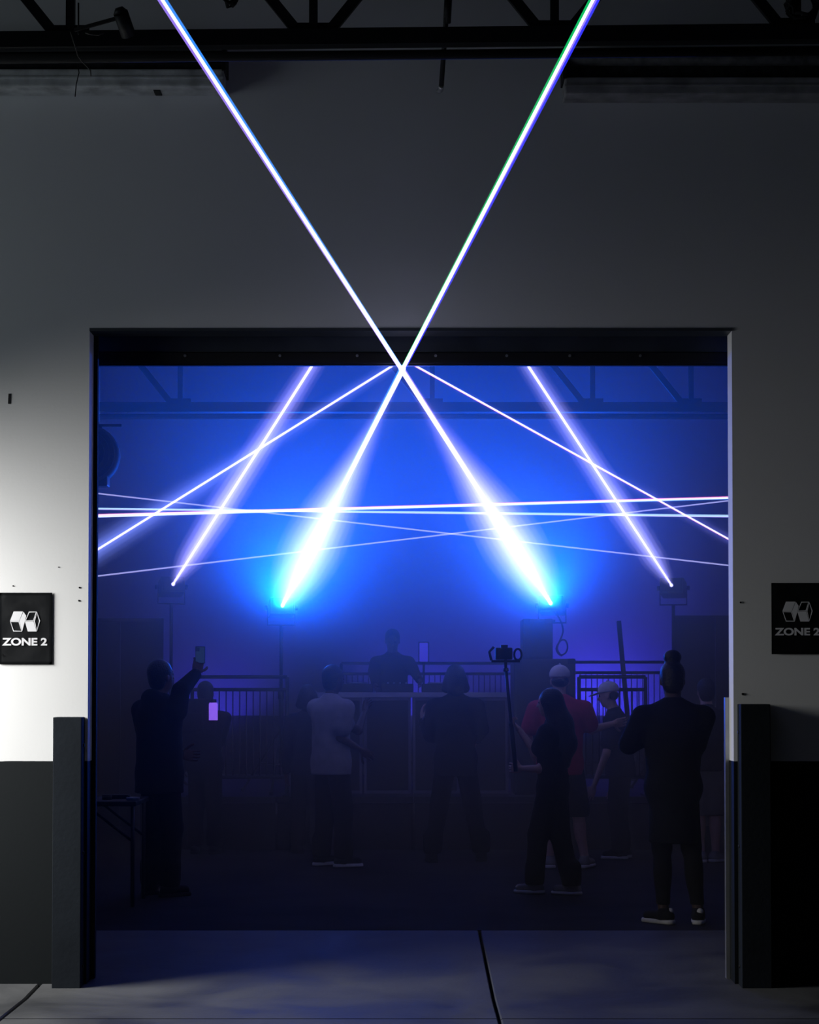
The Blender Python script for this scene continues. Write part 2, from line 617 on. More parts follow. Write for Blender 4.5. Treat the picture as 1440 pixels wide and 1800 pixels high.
def projector(label, pos, aim, stand_z, spots, group=None, stand=True, depth_axis=None):
    """Laser projector head in a yoke on a crank stand; its own lights sit at its aperture."""
    t = thing('laser_projector', label, 'laser projector', (pos.x, pos.y, stand_z), group)
    d = (Vector(aim) - pos).normalized()
    rt = d.cross(Vector((0, 0, 1))).normalized()
    up = rt.cross(d)
    c = pos - d * 0.19

    def slabbed(name, o, sx, sy, sz, m, par=t, bev=.006):
        b = bmesh.new()
        bm_box(b, (-sx / 2, -sy / 2, -sz / 2), (sx / 2, sy / 2, sz / 2), bev)
        M = Matrix((rt, d, up)).transposed().to_4x4()
        M.translation = o
        b.transform(M)
        return obj(name, b, m, par)
    slabbed('housing', c, .24, .30, .16, M_black)
    slabbed('front_plate', c + d * .153, .20, .012, .13, M_steel)
    b = bmesh.new()
    bm_tube(b, [c + d * .155, c + d * .172], .022, 14)
    obj('aperture', b, M_alu, t)
    for k in range(5):
        slabbed('cooling_fin', c - d * .155 + up * (k * .026 - .052), .20, .02, .008, M_steel, t, 0)
    b = bmesh.new()
    for sg in (-1, 1):
        bm_bar(b, c + rt * sg * .135, Vector((c.x, c.y, c.z - .17)) + rt * sg * .135, .03, .008, tuple(rt))
    bm_bar(b, Vector((c.x, c.y, c.z - .17)) - rt * .14, Vector((c.x, c.y, c.z - .17)) + rt * .14, .03, .010, tuple(up))
    obj('yoke', b, M_steel, t)
    for sg in (-1, 1):
        b = bmesh.new()
        bm_tube(b, [c + rt * sg * .138, c + rt * sg * .165], .024, 10)
        obj('tilt_knob', b, M_rubber, t)
    base = Vector((c.x, c.y, stand_z))
    top = Vector((c.x, c.y, c.z - .175))
    if stand:
        b = bmesh.new()
        bm_tube(b, [base + Vector((0, 0, .25)), base.lerp(top, .6)], .024, 12)
        obj('stand_pole', b, M_steel, t)
        b = bmesh.new()
        bm_tube(b, [base.lerp(top, .58), top], .017, 12)
        obj('stand_pole', b, M_steel, t)
        b = bmesh.new()
        bm_tube(b, [base.lerp(top, .56), base.lerp(top, .62)], .032, 12)
        obj('collar', b, M_rubber, t)
        for k in range(3):
            a = 2 * PI * k / 3 + .4
            foot = base + Vector((math.cos(a) * .5, math.sin(a) * .5, .012))
            b = bmesh.new()
            bm_tube(b, [base + Vector((0, 0, .62)), foot], .012, 8)
            bm_tube(b, [base + Vector((0, 0, .28)), (base + Vector((0, 0, .62))).lerp(foot, .55)], .008, 8)
            lg = obj('leg', b, M_steel, t)
            b = bmesh.new()
            bm_tube(b, [foot + Vector((0, 0, -.012)), foot + Vector((0, 0, .02))], .02, 8)
            obj('rubber_foot', b, M_rubber, lg)
    else:
        b = bmesh.new()
        bm_tube(b, [base, top], .03, 12)
        obj('mount', b, M_steel, t)
    for aim_to, half, power, color, rad in spots:
        spot('projector_light', pos + d * .01, aim_to, half, power, color, 1.0, rad)
    return t


STAGE_Z = 0.5
WASH_A, WASH_B = at(630, 400, 14.5), at(800, 380, 14.5)
projector('left inner laser projector on a stand, source of the thick left beam', S_A, XA, STAGE_Z,
          [(XA, 1.1, 14000, (0.25, 0.36, 1.0), .02), (XA, 7.0, 5500, (0.01, 0.085, 1.0), .03), (WASH_A, 42, 2200, BLUE, .05)])
projector('laser projector on top of the tall black speaker, source of the thick right beam', S_B, XB, 2.20,
          [(XB, 1.1, 14000, (0.28, 0.29, 1.0), .02), (XB, 6.0, 6000, (0.0, 0.085, 1.0), .03), (WASH_B, 42, 1700, BLUE, .05)], None, False)
projector('outer left laser projector on a crank stand behind the man with the phone', S_C, T_C, STAGE_Z,
          [(T_C, 1.6, 5000, HALO, .02)])
projector('outer right laser projector on a crank stand above the bun', S_D, T_D, STAGE_Z,
          [(T_D, 1.6, 4000, HALO, .02)])
spot('projector_light', E0, T_E, 1.6, 5000, (0.09, 0.14, 1.0))
spot('projector_light', F0, T_F, 1.2, 3000, HALO)

# ---------------------------------------------------------------- overhead door parked behind the lintel
dr = struct_root('door_1', 'dark sectional overhead door rolled up under the lintel')
zb = at(700, 641, 11.40).z
bb = box((-1.86, 11.36, zb), (1.86, 11.44, zb + .062), .006)
bar = obj('bottom_bar', bb, M_black, dr)
b = box((-1.86, 11.38, zb - .008), (1.86, 11.42, zb + .002), .003)
obj('bottom_seal', b, M_rubber, bar)
for px in (325, 492, 628, 766, 891, 1002, 1126):
    c = at(px, 625, 11.35)
    b = bmesh.new()
    bm_tube(b, [(c.x, 11.352, c.z), (c.x, 11.362, c.z)], .008, 8)
    obj('bolt', b, M_alu, bar)
z0 = zb + .064
for k in range(6):
    b = bmesh.new()
    bm_box(b, (-1.86, 11.375, z0 + k * .11), (1.86, 11.43, z0 + k * .11 + .104), .01)
    obj('door_slat', b, M_doorsteel, dr)
for sg, x, zt in ((-1, OX0 + .012, OZ + .5), (1, OX1 - .012, at(1284, 1226, 11.26).z)):
    b = bmesh.new()
    bm_box(b, (x - .010, WY1, -.09), (x + .010, WY1 + .045, zt))
    bm_box(b, (x - .010 + sg * .02, WY1 + .045, -.09), (x + .010 + sg * .02, WY1 + .06, zt))
    obj('guide_track', b, M_rubber if sg < 0 else M_alu, dr)

# head and jamb lining of the opening
M_lin = mat('lintel_steel', (0.06, 0.07, 0.085), 0.5, 0.2)
b = bmesh.new()
bm_box(b, (OX0, WY0 - .006, OZ - .012), (OX1, WY1 + .02, OZ + .004))
struct('trim_head', b, M_lin, 'dark steel angle lining the head of the doorway')

# ---------------------------------------------------------------- door guards
def guard(label, x0, x1, ztop):
    t = thing('door_guard', label, 'bollard', ((x0 + x1) / 2, 11.0, APRON_Z))
    b = bmesh.new()
    bm_box(b, (x0, 10.955, APRON_Z), (x1, 10.967, ztop), .003)                 # front web
    bm_box(b, (x0, 10.967, APRON_Z), (x0 + .012, WY0 - .003, ztop), .003)      # flanges back to the wall
    bm_box(b, (x1 - .012, 10.967, APRON_Z), (x1, WY0 - .003, ztop), .003)
    obj('channel', b, M_guard, t)
    b = bmesh.new()
    bm_box(b, (x0 + .004, 10.96, ztop - .012), (x1 - .004, WY0 - .003, ztop + .001), .002)
    obj('cap_plate', b, M_guard, t)
    for z in (APRON_Z + .12, (ztop + APRON_Z) / 2, ztop - .15):
        for sg, xx in ((-1, x0), (1, x1)):
            b = bmesh.new()
            bm_tube(b, [(xx - sg * .006, 11.03, z), (xx + sg * .006, 11.03, z)], .009, 8)
            obj('bolt', b, M_steel, t)


gl0, gl1 = at(92, 1500, 10.955).x, at(142, 1500, 10.955).x
gr0, gr1 = at(1304, 1500, 10.955).x, at(1356, 1500, 10.955).x
guard('slate grey steel channel guard left of the doorway', gl0, gl1, at(120, 1261, 10.955).z)
guard('near black steel channel guard right of the doorway', gr0, gr1, at(1328, 1238, 10.955).z)

# ---------------------------------------------------------------- zone signs
M_vinyl = mat('sign_vinyl', (0.014, 0.016, 0.019), 0.45, 0, 0.2, 5, 0.5, 6)
M_print = mat('sign_white', (0.78, 0.79, 0.82), 0.5, 0, 0.03)


def text_mesh(body, height, width):
    cu = bpy.data.curves.new('lettering', 'FONT')
    cu.body = body
    cu.offset = 0.035
    cu.extrude = 0.02
    tmp = bpy.data.objects.new('lettering_tmp', cu)
    COL.objects.link(tmp)
    dg = bpy.context.evaluated_depsgraph_get()
    me = bpy.data.meshes.new_from_object(tmp.evaluated_get(dg))
    v = [tuple(p.co) for p in me.vertices]
    f = [tuple(p.vertices) for p in me.polygons]
    bpy.data.objects.remove(tmp)
    bpy.data.curves.remove(cu)
    bpy.data.meshes.remove(me)
    xs, ys = [p[0] for p in v], [p[1] for p in v]
    x0, x1, y0, y1 = min(xs), max(xs), min(ys), max(ys)
    return [((p[0] - x0) / (x1 - x0) * width, (p[1] - y0) / (y1 - y0) * height, p[2]) for p in v], f


def sign(label, x0, x1, z0, z1):
    W, H = x1 - x0, z1 - z0
    yf = WY0 - 0.006
    t = thing('zone_sign', label, 'sign', ((x0 + x1) / 2, WY0, z0))
    b = bmesh.new()
    nx, nz = 16, 20
    grid = {}
    rnd = random.Random(int(abs(x0) * 1000))
    ph = [rnd.uniform(0, 6) for _ in range(4)]
    for i in range(nx + 1):
        for k in range(nz + 1):
            u, v = i / nx, k / nz
            edge = min(u, 1 - u, v, 1 - v)
            ripple = .0016 * math.sin(9 * u + 7 * v + ph[0]) * (0.3 + v * v) + .0010 * math.sin(17 * v - 8 * u + ph[1])
            grid[i, k] = b.verts.new((x0 + u * W, yf - .002 + ripple * min(1, edge * 8), z0 + v * H))
    for i in range(nx):
        for k in range(nz):
            fc = b.faces.new((grid[i, k], grid[i + 1, k], grid[i + 1, k + 1], grid[i, k + 1]))
            fc.smooth = True
    bmesh.ops.solidify(b, geom=b.faces[:], thickness=-.0015)
    obj('banner', b, M_vinyl, t)

    def q(p):  # sign picture units (437 x 595, y down) to the sign's plane
        return (x0 + p[0] / 437 * W, z1 - p[1] / 595 * H)

    def plate(name, pts, inner=None):
        b = bmesh.new()
        y = yf - .0062
        rings = [pts] if inner is None else [[pts[k], pts[(k + 1) % 4], inner[(k + 1) % 4], inner[k]] for k in range(4)]
        for rg in rings:
            bm_prism(b, [q(p) for p in rg], (0, y + .0015, 0), (1, 0, 0), (0, 0, 1), .0015)
        obj(name, b, M_print, t)

    def inset(pts, k=6):
        cx, cyy = sum(p[0] for p in pts) / len(pts), sum(p[1] for p in pts) / len(pts)
        r = []
        for p in pts:
            d = math.hypot(p[0] - cx, p[1] - cyy)
            f = (d - k * 1.35) / d
            r.append((cx + (p[0] - cx) * f, cyy + (p[1] - cyy) * f))
        return r
    y = -297
    for pts in ([(120, 156), (197, 156), (166, 236), (90, 236)], [(201, 158), (224, 192), (213, 240), (192, 318), (168, 238)],
                [(213, 238), (285, 238), (310, 322), (238, 322)]):
        plate('logo_face', pts)
    for pts in ([(91, 238), (166, 238), (191, 322), (118, 322)], [(246, 157), (310, 157), (286, 235), (215, 235)],
                [(312, 158), (339, 234), (312, 320), (288, 236)]):
        plate('logo_outline', pts, inset(pts))
    v, f = text_mesh('ZONE 2', 64 / 595 * H, 372 / 437 * W)
    ox, oz = q((26, 439))
    v = [(p[0] + ox, yf - .0062 + (.5 - p[2] / .04) * .0014, p[1] + oz) for p in v]
    obj('lettering', (v, f), M_print, t)


sl0, sl1 = at(0, 1100, WY0), at(92, 1100, WY0)
sign('black vinyl ZONE 2 sign on the bright wall left of the doorway', at(-1, 1100, WY0).x, sl1.x, at(40, 1168, WY0).z, at(40, 1042, WY0).z)
sign('black vinyl ZONE 2 sign on the dim wall right of the doorway', at(1356, 1100, WY0).x, at(1449, 1100, WY0).x, at(1400, 1150, WY0).z, at(1400, 1025, WY0).z)

# ---------------------------------------------------------------- overhead: trusses, ducts, hangings
def truss(label, y, z_lo, z_hi, x0, x1, nodes, step, w, tilt=0.0, pipe=True, diag=(True, True), no_diag=None):
    t = thing('roof_truss', label, 'roof truss', (0, y, z_lo))
    t['kind'] = 'thing'
    zt = lambda x: tilt * x
    b = bmesh.new()
    bm_bar(b, (x0, y, z_lo + zt(x0)), (x1, y, z_lo + zt(x1)), .075, .078)
    obj('bottom_chord', b, M_steel, t)
    b = bmesh.new()
    bm_bar(b, (x0, y, z_hi + zt(x0)), (x1, y, z_hi + zt(x1)), .075, .075)
    obj('top_chord', b, M_steel, t)
    if pipe:
        b = bmesh.new()
        bm_tube(b, [(x0, y + .03, z_lo - .075 + zt(x0)), (x1, y + .03, z_lo - .075 + zt(x1))], .024, 12)
        obj('pipe', b, M_rubber, t)
    for k, xn in enumerate(nodes):
        b = bmesh.new()
        bm_bar(b, (xn, y, z_lo + zt(xn)), (xn, y, z_hi + zt(xn)), .046, .04, (1, 0, 0))
        obj('vertical_web', b, M_steel, t)
        for sg, on in ((-1, diag[0]), (1, diag[1])):
            if on and not (no_diag and (k, sg) in no_diag):
                b = bmesh.new()
                bm_bar(b, (xn + sg * .05, y, z_lo + zt(xn)), (xn + sg * step / 2, y, z_hi + zt(xn)), w, .03, (0, 1, 0))
                obj('diagonal_web', b, M_steel, t)
        b = bmesh.new()
        bm_box(b, (xn - .09, y - .012, z_lo + zt(xn) - .03), (xn + .09, y + .012, z_lo + zt(xn) + .075), .004)
        obj('gusset', b, M_steel, t)
    return t


TY = 9.8
zc = at(720, 66, TY).z
nodes = [at(x, 50, TY).x for x in (-300, 124, 551, 975, 1400)]
truss('black steel roof truss crossing the top of the picture before the wall', TY, zc, zc + .62, -4.5, 4.5, nodes, 1.10, .05, .010, no_diag=[(1, 1), (4, 1)])


def duct(label, x0, x1, ya, light, dark):
    """Long wall rail: a dusty round bar above a channel above a pale ledge, with an end plate."""
    t = thing('wall_rail', label, 'wall rail', ((x0 + x1) / 2, WY0, at(700, ya[3], 10.9).z))
    t['kind'] = 'thing'
    z = [at(700, p, 10.9).z for p in ya]
    b = bmesh.new()
    bm_tube(b, [(x0, 10.93, (z[0] + z[1]) / 2), (x1, 10.93, (z[0] + z[1]) / 2)], (z[0] - z[1]) / 2, 14)
    obj('round_bar', b, dark, t)
    b = bmesh.new()
    bm_box(b, (x0, 10.95, z[2]), (x1, WY0 - .002, z[1] + .004), .006)
    obj('channel', b, M_ductdark, t)
    b = bmesh.new()
    bm_box(b, (x0, 10.90, z[3]), (x1, WY0 - .002, z[2]), .01)
    bm_box(b, (x0, 10.893, z[3] + (z[2] - z[3]) * .46), (x1, 10.90, z[3] + (z[2] - z[3]) * .56))
    obj('ledge', b, light, t)
    xe = x1 if abs(x1) < abs(x0) else x0
    b = bmesh.new()
    bm_box(b, (xe - .01, 10.89, z[2] - .01), (xe + .012, WY0 - .002, z[0] + .02), .003)
    obj('end_plate', b, M_steel, t)
    return t


duct('long dusty rail with a pale ledge on the wall at upper left', -4.5, at(393, 120, 10.9).x, (86, 107, 121, 152), M_duct, M_ductdark)
duct('long dark rail with a dull ledge on the wall at upper right', at(993, 120, 10.9).x, 4.5, (90, 112, 135, 165), mat('dull_ledge', (0.40, 0.40, 0.40), .7, 0, .3, 9), mat('dull_bar', (0.09, 0.09, 0.095), .6, 0, .4, 20))
c = at(275, 157, 10.98)
b = bmesh.new()
bm_prism(b, [(-.045, .016), (.045, .016), (.02, -.012), (-.012, -.012)], (c.x, 11.06, c.z), (1, 0, 0), (0, 0, 1), .1)
tag(obj('rail_bracket', b, M_steel), 'small dark bracket under the pale ledge at upper left', 'bracket')

# hanging conduit with a bent end
t = thing('hanging_conduit', 'thin black conduit hanging before the wall near top centre', 'conduit', at(775, 156, 10.6))
b = bmesh.new()
p0, p1 = at(789, -30, 10.3), at(776, 150, 10.6)
bm_tube(b, [p0, p1], .013, 10)
obj('pipe', b, M_steel, t)
b = bmesh.new()
bm_tube(b, [at(788, 0, 10.35), at(786, 40, 10.42)], .020, 10)
obj('coupling', b, M_steel, t)
b = bmesh.new()
bm_tube(b, [p1, at(775, 158, 10.68), at(771, 160, 10.8)], .014, 10)
obj('end_cap', b, M_alu, t)

# spotlight on an arm clamped to the truss
t = thing('clamp_lamp', 'small black can lamp on an arm on the truss at upper left', 'lamp', at(222, 54, 9.7))
b = bmesh.new()
bm_tube(b, [at(212, 22, 9.62), at(226, 62, 9.70)], .036, 14)
bm_tube(b, [at(209, 13, 9.61), at(212, 22, 9.62)], .03, 14, [.018, .036])
obj('can', b, M_steel, t)
b = bmesh.new()
bm_bar(b, at(131, 53, 9.70), at(206, 32, 9.64), .012, .016)
obj('arm', b, M_steel, t)
b = bmesh.new()
bm_tube(b, [at(138, 60, 9.72), at(138, 5, 9.72)], .004, 6)
obj('rod', b, M_steel, t)

M_wire = mat('pale_wire', (0.12, 0.11, 0.10), 0.7)
b = bmesh.new()
bm_tube(b, [at(x, y, 9.70) for x, y in ((124, 56), (131, 78), (137, 98), (144, 108), (152, 116), (159, 124), (160, 134))], .0028, 6)
tag(obj('loose_wire', b, M_wire), 'pale loose wire dangling from the truss joint to the ledge', 'wire')
b = bmesh.new()
bm_tube(b, [at(x, y, 9.72) for x, y in ((137, 112), (139, 128), (134, 148), (132, 170))], .0025, 6)
tag(obj('loose_wire', b, M_steel), 'thin dark wire tail hanging below the pale ledge', 'wire')
b = bmesh.new()
bm_tube(b, [at(x, y, 9.70) for x, y in ((150, 58), (160, 61), (173, 62), (184, 57))], .003, 6)
tag(obj('loose_wire', b, M_wire), 'short sagging wire loop on top of the truss chord', 'wire')


def clutter(label, cx, cy_, depth, n, r, seed):
    """A bunched coil of black cable tied up at the truss."""
    rnd = random.Random(seed)
    b = bmesh.new()
    c = at(cx, cy_, depth)
    pts = []
    for k in range(n):
        a = k * 0.7
        rr = r * (0.55 + .45 * rnd.random())
        pts.append(c + Vector((math.cos(a) * rr, rnd.uniform(-.05, .05), math.sin(a) * rr * .9)))
    bm_tube(b, pts, .009, 6)
    return tag(obj('cable_coil', b, M_rubber), label, 'cable coil')


clutter('bunched black cable coil on the truss at upper right corner', 1412, 10, 9.75, 46, .085, 3)
clutter('small black cable bundle at the top edge left of centre', 405, -2, 9.75, 26, .034, 5)

# ---------------------------------------------------------------- trusses inside the room
FY = 17.3
zf = at(300, 716, FY).z
fnodes = [at(x, 700, FY).x for x in (317, 760, 1042, 1215, 1500)]
truss('roof truss inside the hazy room with diagonal webs', FY, zf, zf + 1.0, -ROOM_X + .02, ROOM_X - .02, fnodes, 1.7, .05, 0.0, True, (True, False))

# drum fan hung at the left of the room
t = thing('drum_fan', 'dark barrel fan hanging in the haze at the left door edge', 'fan', at(180, 797, 16.0))
c = at(158, 800, 16.0)
b = bmesh.new()
prof = [(-.12, .19), (-.11, .225), (.0, .232), (.10, .225), (.22, .16), (.26, .06)]
bm_tube(b, [c + Vector((0, y, 0)) for y, r in prof], 0, 30, [r for y, r in prof])
obj('drum', b, M_rubber, t)
b = bmesh.new()
for k in range(5):
    rr = .05 + k * .04
    ring = [c + Vector((math.cos(a) * rr, -.126, math.sin(a) * rr)) for a in [2 * PI * i / 28 for i in range(29)]]
    bm_tube(b, ring, .004, 5)
obj('grille', b, M_steel, t)
b = bmesh.new()
bm_box(b, c + Vector((.02, -.08, -.25)), c + Vector((.15, .06, -.17)), .01)
obj('motor_box', b, M_black, t)
b = bmesh.new()
bm_bar(b, at(150, 748, 16), at(214, 748, 16), .03, .02)
bm_bar(b, at(176, 748, 16), at(176, 756, 16), .03, .03, (1, 0, 0))
obj('bracket', b, M_steel, t)
b = bmesh.new()
bm_tube(b, [at(172, 748, 16), at(172, 748, 16) + Vector((0, 0, CEIL_Z - at(172, 748, 16).z))], .012, 8)
obj('drop_rod', b, M_steel, t)

# black screens either side of the stage
def screen(label, px0, px1, ptop, y):
    x0, x1, zt = at(px0, ptop, y).x, at(px1, ptop, y).x, at(px0, ptop, y).z
    t = thing('black_screen', label, 'screen', ((x0 + x1) / 2, y, 0))
    n = max(2, round((x1 - x0) / .45))
    w = (x1 - x0) / n
    for k in range(n):
        b = box((x0 + k * w + .004, y - .02, .06), (x0 + (k + 1) * w - .004, y + .02, zt - .03), .006)
        obj('panel', b, M_curtain, t)
    b = bmesh.new()
    bm_bar(b, (x0, y, zt - .015), (x1, y, zt - .015), .06, .03)
    obj('top_rail', b, M_black, t)
    for x in (x0 + .05, x1 - .05):
        b = box((x - .03, y - .3, 0), (x + .03, y + .3, .05), .008)
        obj('foot', b, M_black, t)
        b = box((x - .02, y - .02, .05), (x + .02, y + .02, .08), .004)
        obj('foot_stem', b, M_black, t)


M_curtain = mat('black_felt', (0.010, 0.010, 0.013), 0.9)
screen('tall black panel screen at the far left beside the stage', 60, 288, 1087, 21.9)
screen('tall black panel screen at the far right beside the stage', 1186, 1400, 1082, 21.9)

# ---------------------------------------------------------------- stage
SY0, SY1 = 19.4, 24.6
M_stage = mat('stage_ply', (0.020, 0.020, 0.023), 0.6)
st = thing('stage', 'low black stage behind the crowd carrying the booth and projectors', 'stage', (0, SY0, 0))
for k in range(4):
    x0 = -2.56 + k * 1.3
    obj('deck_panel', box((x0 + .004, SY0, STAGE_Z - .06), (x0 + 1.296, SY1, STAGE_Z), .004), M_stage, st)
    obj('skirt_panel', box((x0 + .01, SY0 + .02, .0), (x0 + 1.29, SY0 + .04, STAGE_Z - .065), .003), M_curtain, st)

# DJ booth
BY = 20.3
bz = at(800, 1217, BY - .35).z
M_boothtop = mat('booth_edge', (0.45, 0.42, 0.50), 0.5)
bx0, bx1 = at(556, 1217, BY).x, at(892, 1217, BY).x
t = thing('dj_booth', 'dark booth with pale top edge at the middle of the stage', 'booth', ((bx0 + bx1) / 2, BY, STAGE_Z))
obj('worktop', box((bx0, BY - .35, bz - .05), (bx1, BY + .35, bz), .006), M_boothtop, t)
n = 4
w = (bx1 - bx0) / n
for k in range(n):
    x0 = bx0 + k * w
    fr = bmesh.new()
    for lo, hi in (((x0 + .01, STAGE_Z), (x0 + .035, bz - .05)), ((x0 + w - .035, STAGE_Z), (x0 + w - .01, bz - .05)),
                   ((x0 + .035, STAGE_Z), (x0 + w - .035, STAGE_Z + .03)), ((x0 + .035, bz - .08), (x0 + w - .035, bz - .05))):
        bm_box(fr, (lo[0], BY - .33, lo[1]), (hi[0], BY - .30, hi[1]), .003)
    f = obj('panel_frame', fr, mat('booth_frame', (0.16, 0.15, 0.19), 0.5), t)
    obj('front_panel', box((x0 + .03, BY - .315, STAGE_Z + .025), (x0 + w - .03, BY - .305, bz - .075)), M_curtain, f)
for x in (bx0 + .03, bx1 - .03):
    obj('leg', box((x - .02, BY + .28, STAGE_Z), (x + .02, BY + .32, bz - .05), .003), M_steel, t)


def deck(label, x, big):
    t = thing('media_player' if not big else 'mixer', label, 'player' if not big else 'mixer', (x, BY, bz))
    obj('body', box((x - .16, BY - .18, bz), (x + .16, BY + .18, bz + .085), .01), M_black, t)
    if not big:
        b = bmesh.new()
        bm_tube(b, [(x, BY - .04, bz + .085), (x, BY - .04, bz + .10)], .1, 24)
        obj('jog_wheel', b, M_alu, t)
        obj('screen', box((x - .09, BY + .10, bz + .085), (x + .09, BY + .17, bz + .10), .004), M_steel, t)
    else:
        for k in range(4):
            obj('fader', box((x - .1 + k * .06, BY - .12, bz + .085), (x - .085 + k * .06, BY - .10, bz + .10), .002), M_alu, t)
            for j in range(3):
                b = bmesh.new()
                bm_tube(b, [(x - .09 + k * .06, BY + j * .05, bz + .085), (x - .09 + k * .06, BY + j * .05, bz + .105)], .010, 8)
                obj('knob', b, M_rubber, t)


deck('left media player on the booth top before the performer', -.52, False)
deck('mixer on the booth top between the two players', -.12, True)
deck('right media player on the booth top before the performer', .28, False)

# tall black speaker carrying the right inner projector
def speaker(label, x0, x1, y0, y1, z0, z1):
    t = thing('loudspeaker', label, 'loudspeaker', ((x0 + x1) / 2, y0, z0))
    obj('cabinet', box((x0, y0, z0), (x1, y1, z1), .012), M_black, t)
    obj('grille', box((x0 + .02, y0 - .012, z0 + .02), (x1 - .02, y0, z1 - .02), .004), M_steel, t)
    for sx in (x0 + .04, x1 - .04):
        obj('corner', box((sx - .035, y0 - .016, z1 - .05), (sx + .035, y0 + .02, z1 + .002), .006), M_rubber, t)
    return t


sbx0, sbx1 = at(904, 1158, 19.75).x, at(1012, 1158, 19.75).x
sbz = at(960, 1158, 19.75).z
speaker('wide black subwoofer standing on the stage behind the white cap', sbx0, sbx1, 19.75, 20.45, STAGE_Z, sbz)
tx0, tx1 = at(919, 1100, 19.95).x, at(972, 1100, 19.95).x
speaker('narrow black top speaker on the subwoofer under the right projector', tx0, tx1, 19.95, 20.4, sbz, 2.20)
b = bmesh.new()
cp = [at(x, y, 20.0) for x, y in ((975, 1075), (985, 1090), (990, 1108), (985, 1125), (978, 1140), (984, 1151), (994, 1148), (998, 1136), (993, 1125), (984, 1128), (980, 1142), (990, 1156))]
sm = []
for i in range(len(cp) - 1):
    p0, p1, p2, p3 = cp[max(i - 1, 0)], cp[i], cp[i + 1], cp[min(i + 2, len(cp) - 1)]
    for k in range(4):
        u = k / 4
        sm.append(0.5 * ((2 * p1) + (p2 - p0) * u + (2 * p0 - 5 * p1 + 4 * p2 - p3) * u * u + (3 * p1 - p0 - 3 * p2 + p3) * u ** 3))
bm_tube(b, sm, .008, 8)
tag(obj('power_cable', b, M_rubber), 'black cable looping down beside the right inner projector', 'cable')

# violet lamps washing the back wall
M_lens = mat('violet_lens', (0.1, 0.05, 0.3), 0.3, emit=(0.16, 0.08, 1.0), strength=4.0)


def uplight(label, x, power, y=24.2, z=STAGE_Z, group='violet uplights along the back wall'):
    t = thing('stage_uplight', label, 'stage light', (x, y, z), group)
    d = Vector((0, .45, 1)).normalized()
    c = Vector((x, y, z + .16))
    b = bmesh.new()
    bm_tube(b, [c - d * .08, c - d * .05, c + d * .08], .08, 16, [.05, .08, .08])
    obj('can', b, M_black, t)
    b = bmesh.new()
    bm_tube(b, [c + d * .080, c + d * .086], .07, 16)
    obj('lens', b, M_lens, t)
    b = bmesh.new()
    for sg in (-1, 1):
        bm_bar(b, (x + sg * .09, y, z + .16), (x + sg * .09, y, z + .01), .02, .008, (1, 0, 0))
    bm_bar(b, (x - .1, y, z + .008), (x + .1, y, z + .008), .06, .012)
    obj('floor_bracket', b, M_steel, t)
    spot('uplight_lamp', c + d * .12, Vector((x, BACK_Y, z + 1.6)), 50, power, (0.06, 0.05, 1.0), 1.0, .06)


for k, (px, pw) in enumerate(((372, 70), (745, 90), (1005, 170), (1105, 130))):
    uplight(['violet uplight behind the man with the phone', 'violet uplight on stage behind the booth',
             'violet uplight on stage behind the subwoofer', 'violet uplight on stage behind the bun'][k], at(px, 1150, 24.2).x, pw)


def bar_light(label, px, y0, y1, wpx, d):
    a, b_ = at(px - wpx / 2, y1, d), at(px + wpx / 2, y0, d)
    t = thing('light_panel', label, 'light panel', (a.x, d, a.z))
    obj('body', box((a.x - .012, d + .004, a.z - .012), (b_.x + .012, d + .05, b_.z + .012), .006), M_black, t)
    obj('glowing_face', box((a.x, d, a.z), (b_.x, d + .006, b_.z), .002), mat('violet_panel', (0.2, 0.1, 0.5), .4, emit=(0.05, 0.035, 0.75), strength=.8), t)
    if a.z - .012 > STAGE_Z + .05:
        b = bmesh.new()
        bm_tube(b, [((a.x + b_.x) / 2, d + .03, STAGE_Z), ((a.x + b_.x) / 2, d + .03, a.z)], .012, 8)
        obj('stand', b, M_steel, t)
        b = bmesh.new()
        bm_tube(b, [((a.x + b_.x) / 2, d + .03, STAGE_Z), ((a.x + b_.x) / 2, d + .03, STAGE_Z + .015)], .09, 14)
        obj('stand_base', b, M_steel, t)


bar_light('blue violet light strip glowing upright behind the booth', 745, 1130, 1163, 15, 21.2 + .8)

# crowd barriers
def barrier(label, xa, xb, y, ztop, z0, group='crowd barriers along the stage'):
    t = thing('crowd_barrier', label, 'barrier', ((xa + xb) / 2, y, z0), group)
    m = M_steel
    for z in (ztop, ztop - .12, z0 + .18):
        b = bmesh.new()
        bm_tube(b, [(xa, y, z), (xb, y, z)], .017, 8)
        obj('rail', b, m, t)
    for x in (xa, xb):
        b = bmesh.new()
        bm_tube(b, [(x, y, z0 + .02), (x, y, ztop)], .018, 8)
        obj('post', b, m, t)
        obj('foot', box((x - .03, y - .22, z0), (x + .03, y + .22, z0 + .02), .004), m, t)
    n = int((xb - xa) / .062)
    b = bmesh.new()
    bm_tube(b, [(0, y, z0 + .18), (0, y, ztop - .12)], 0.0055, 6)
    first = None
    for k in range(1, n):
        x = xa + (xb - xa) * k / n
        if first is None:
            for v in b.verts:
                v.co.x += x
            first = obj('upright_bar', b, m, t)
            fx = x
        else:
            o = first.copy()
            COL.objects.link(o)
            o.location.x += x - fx
    return t


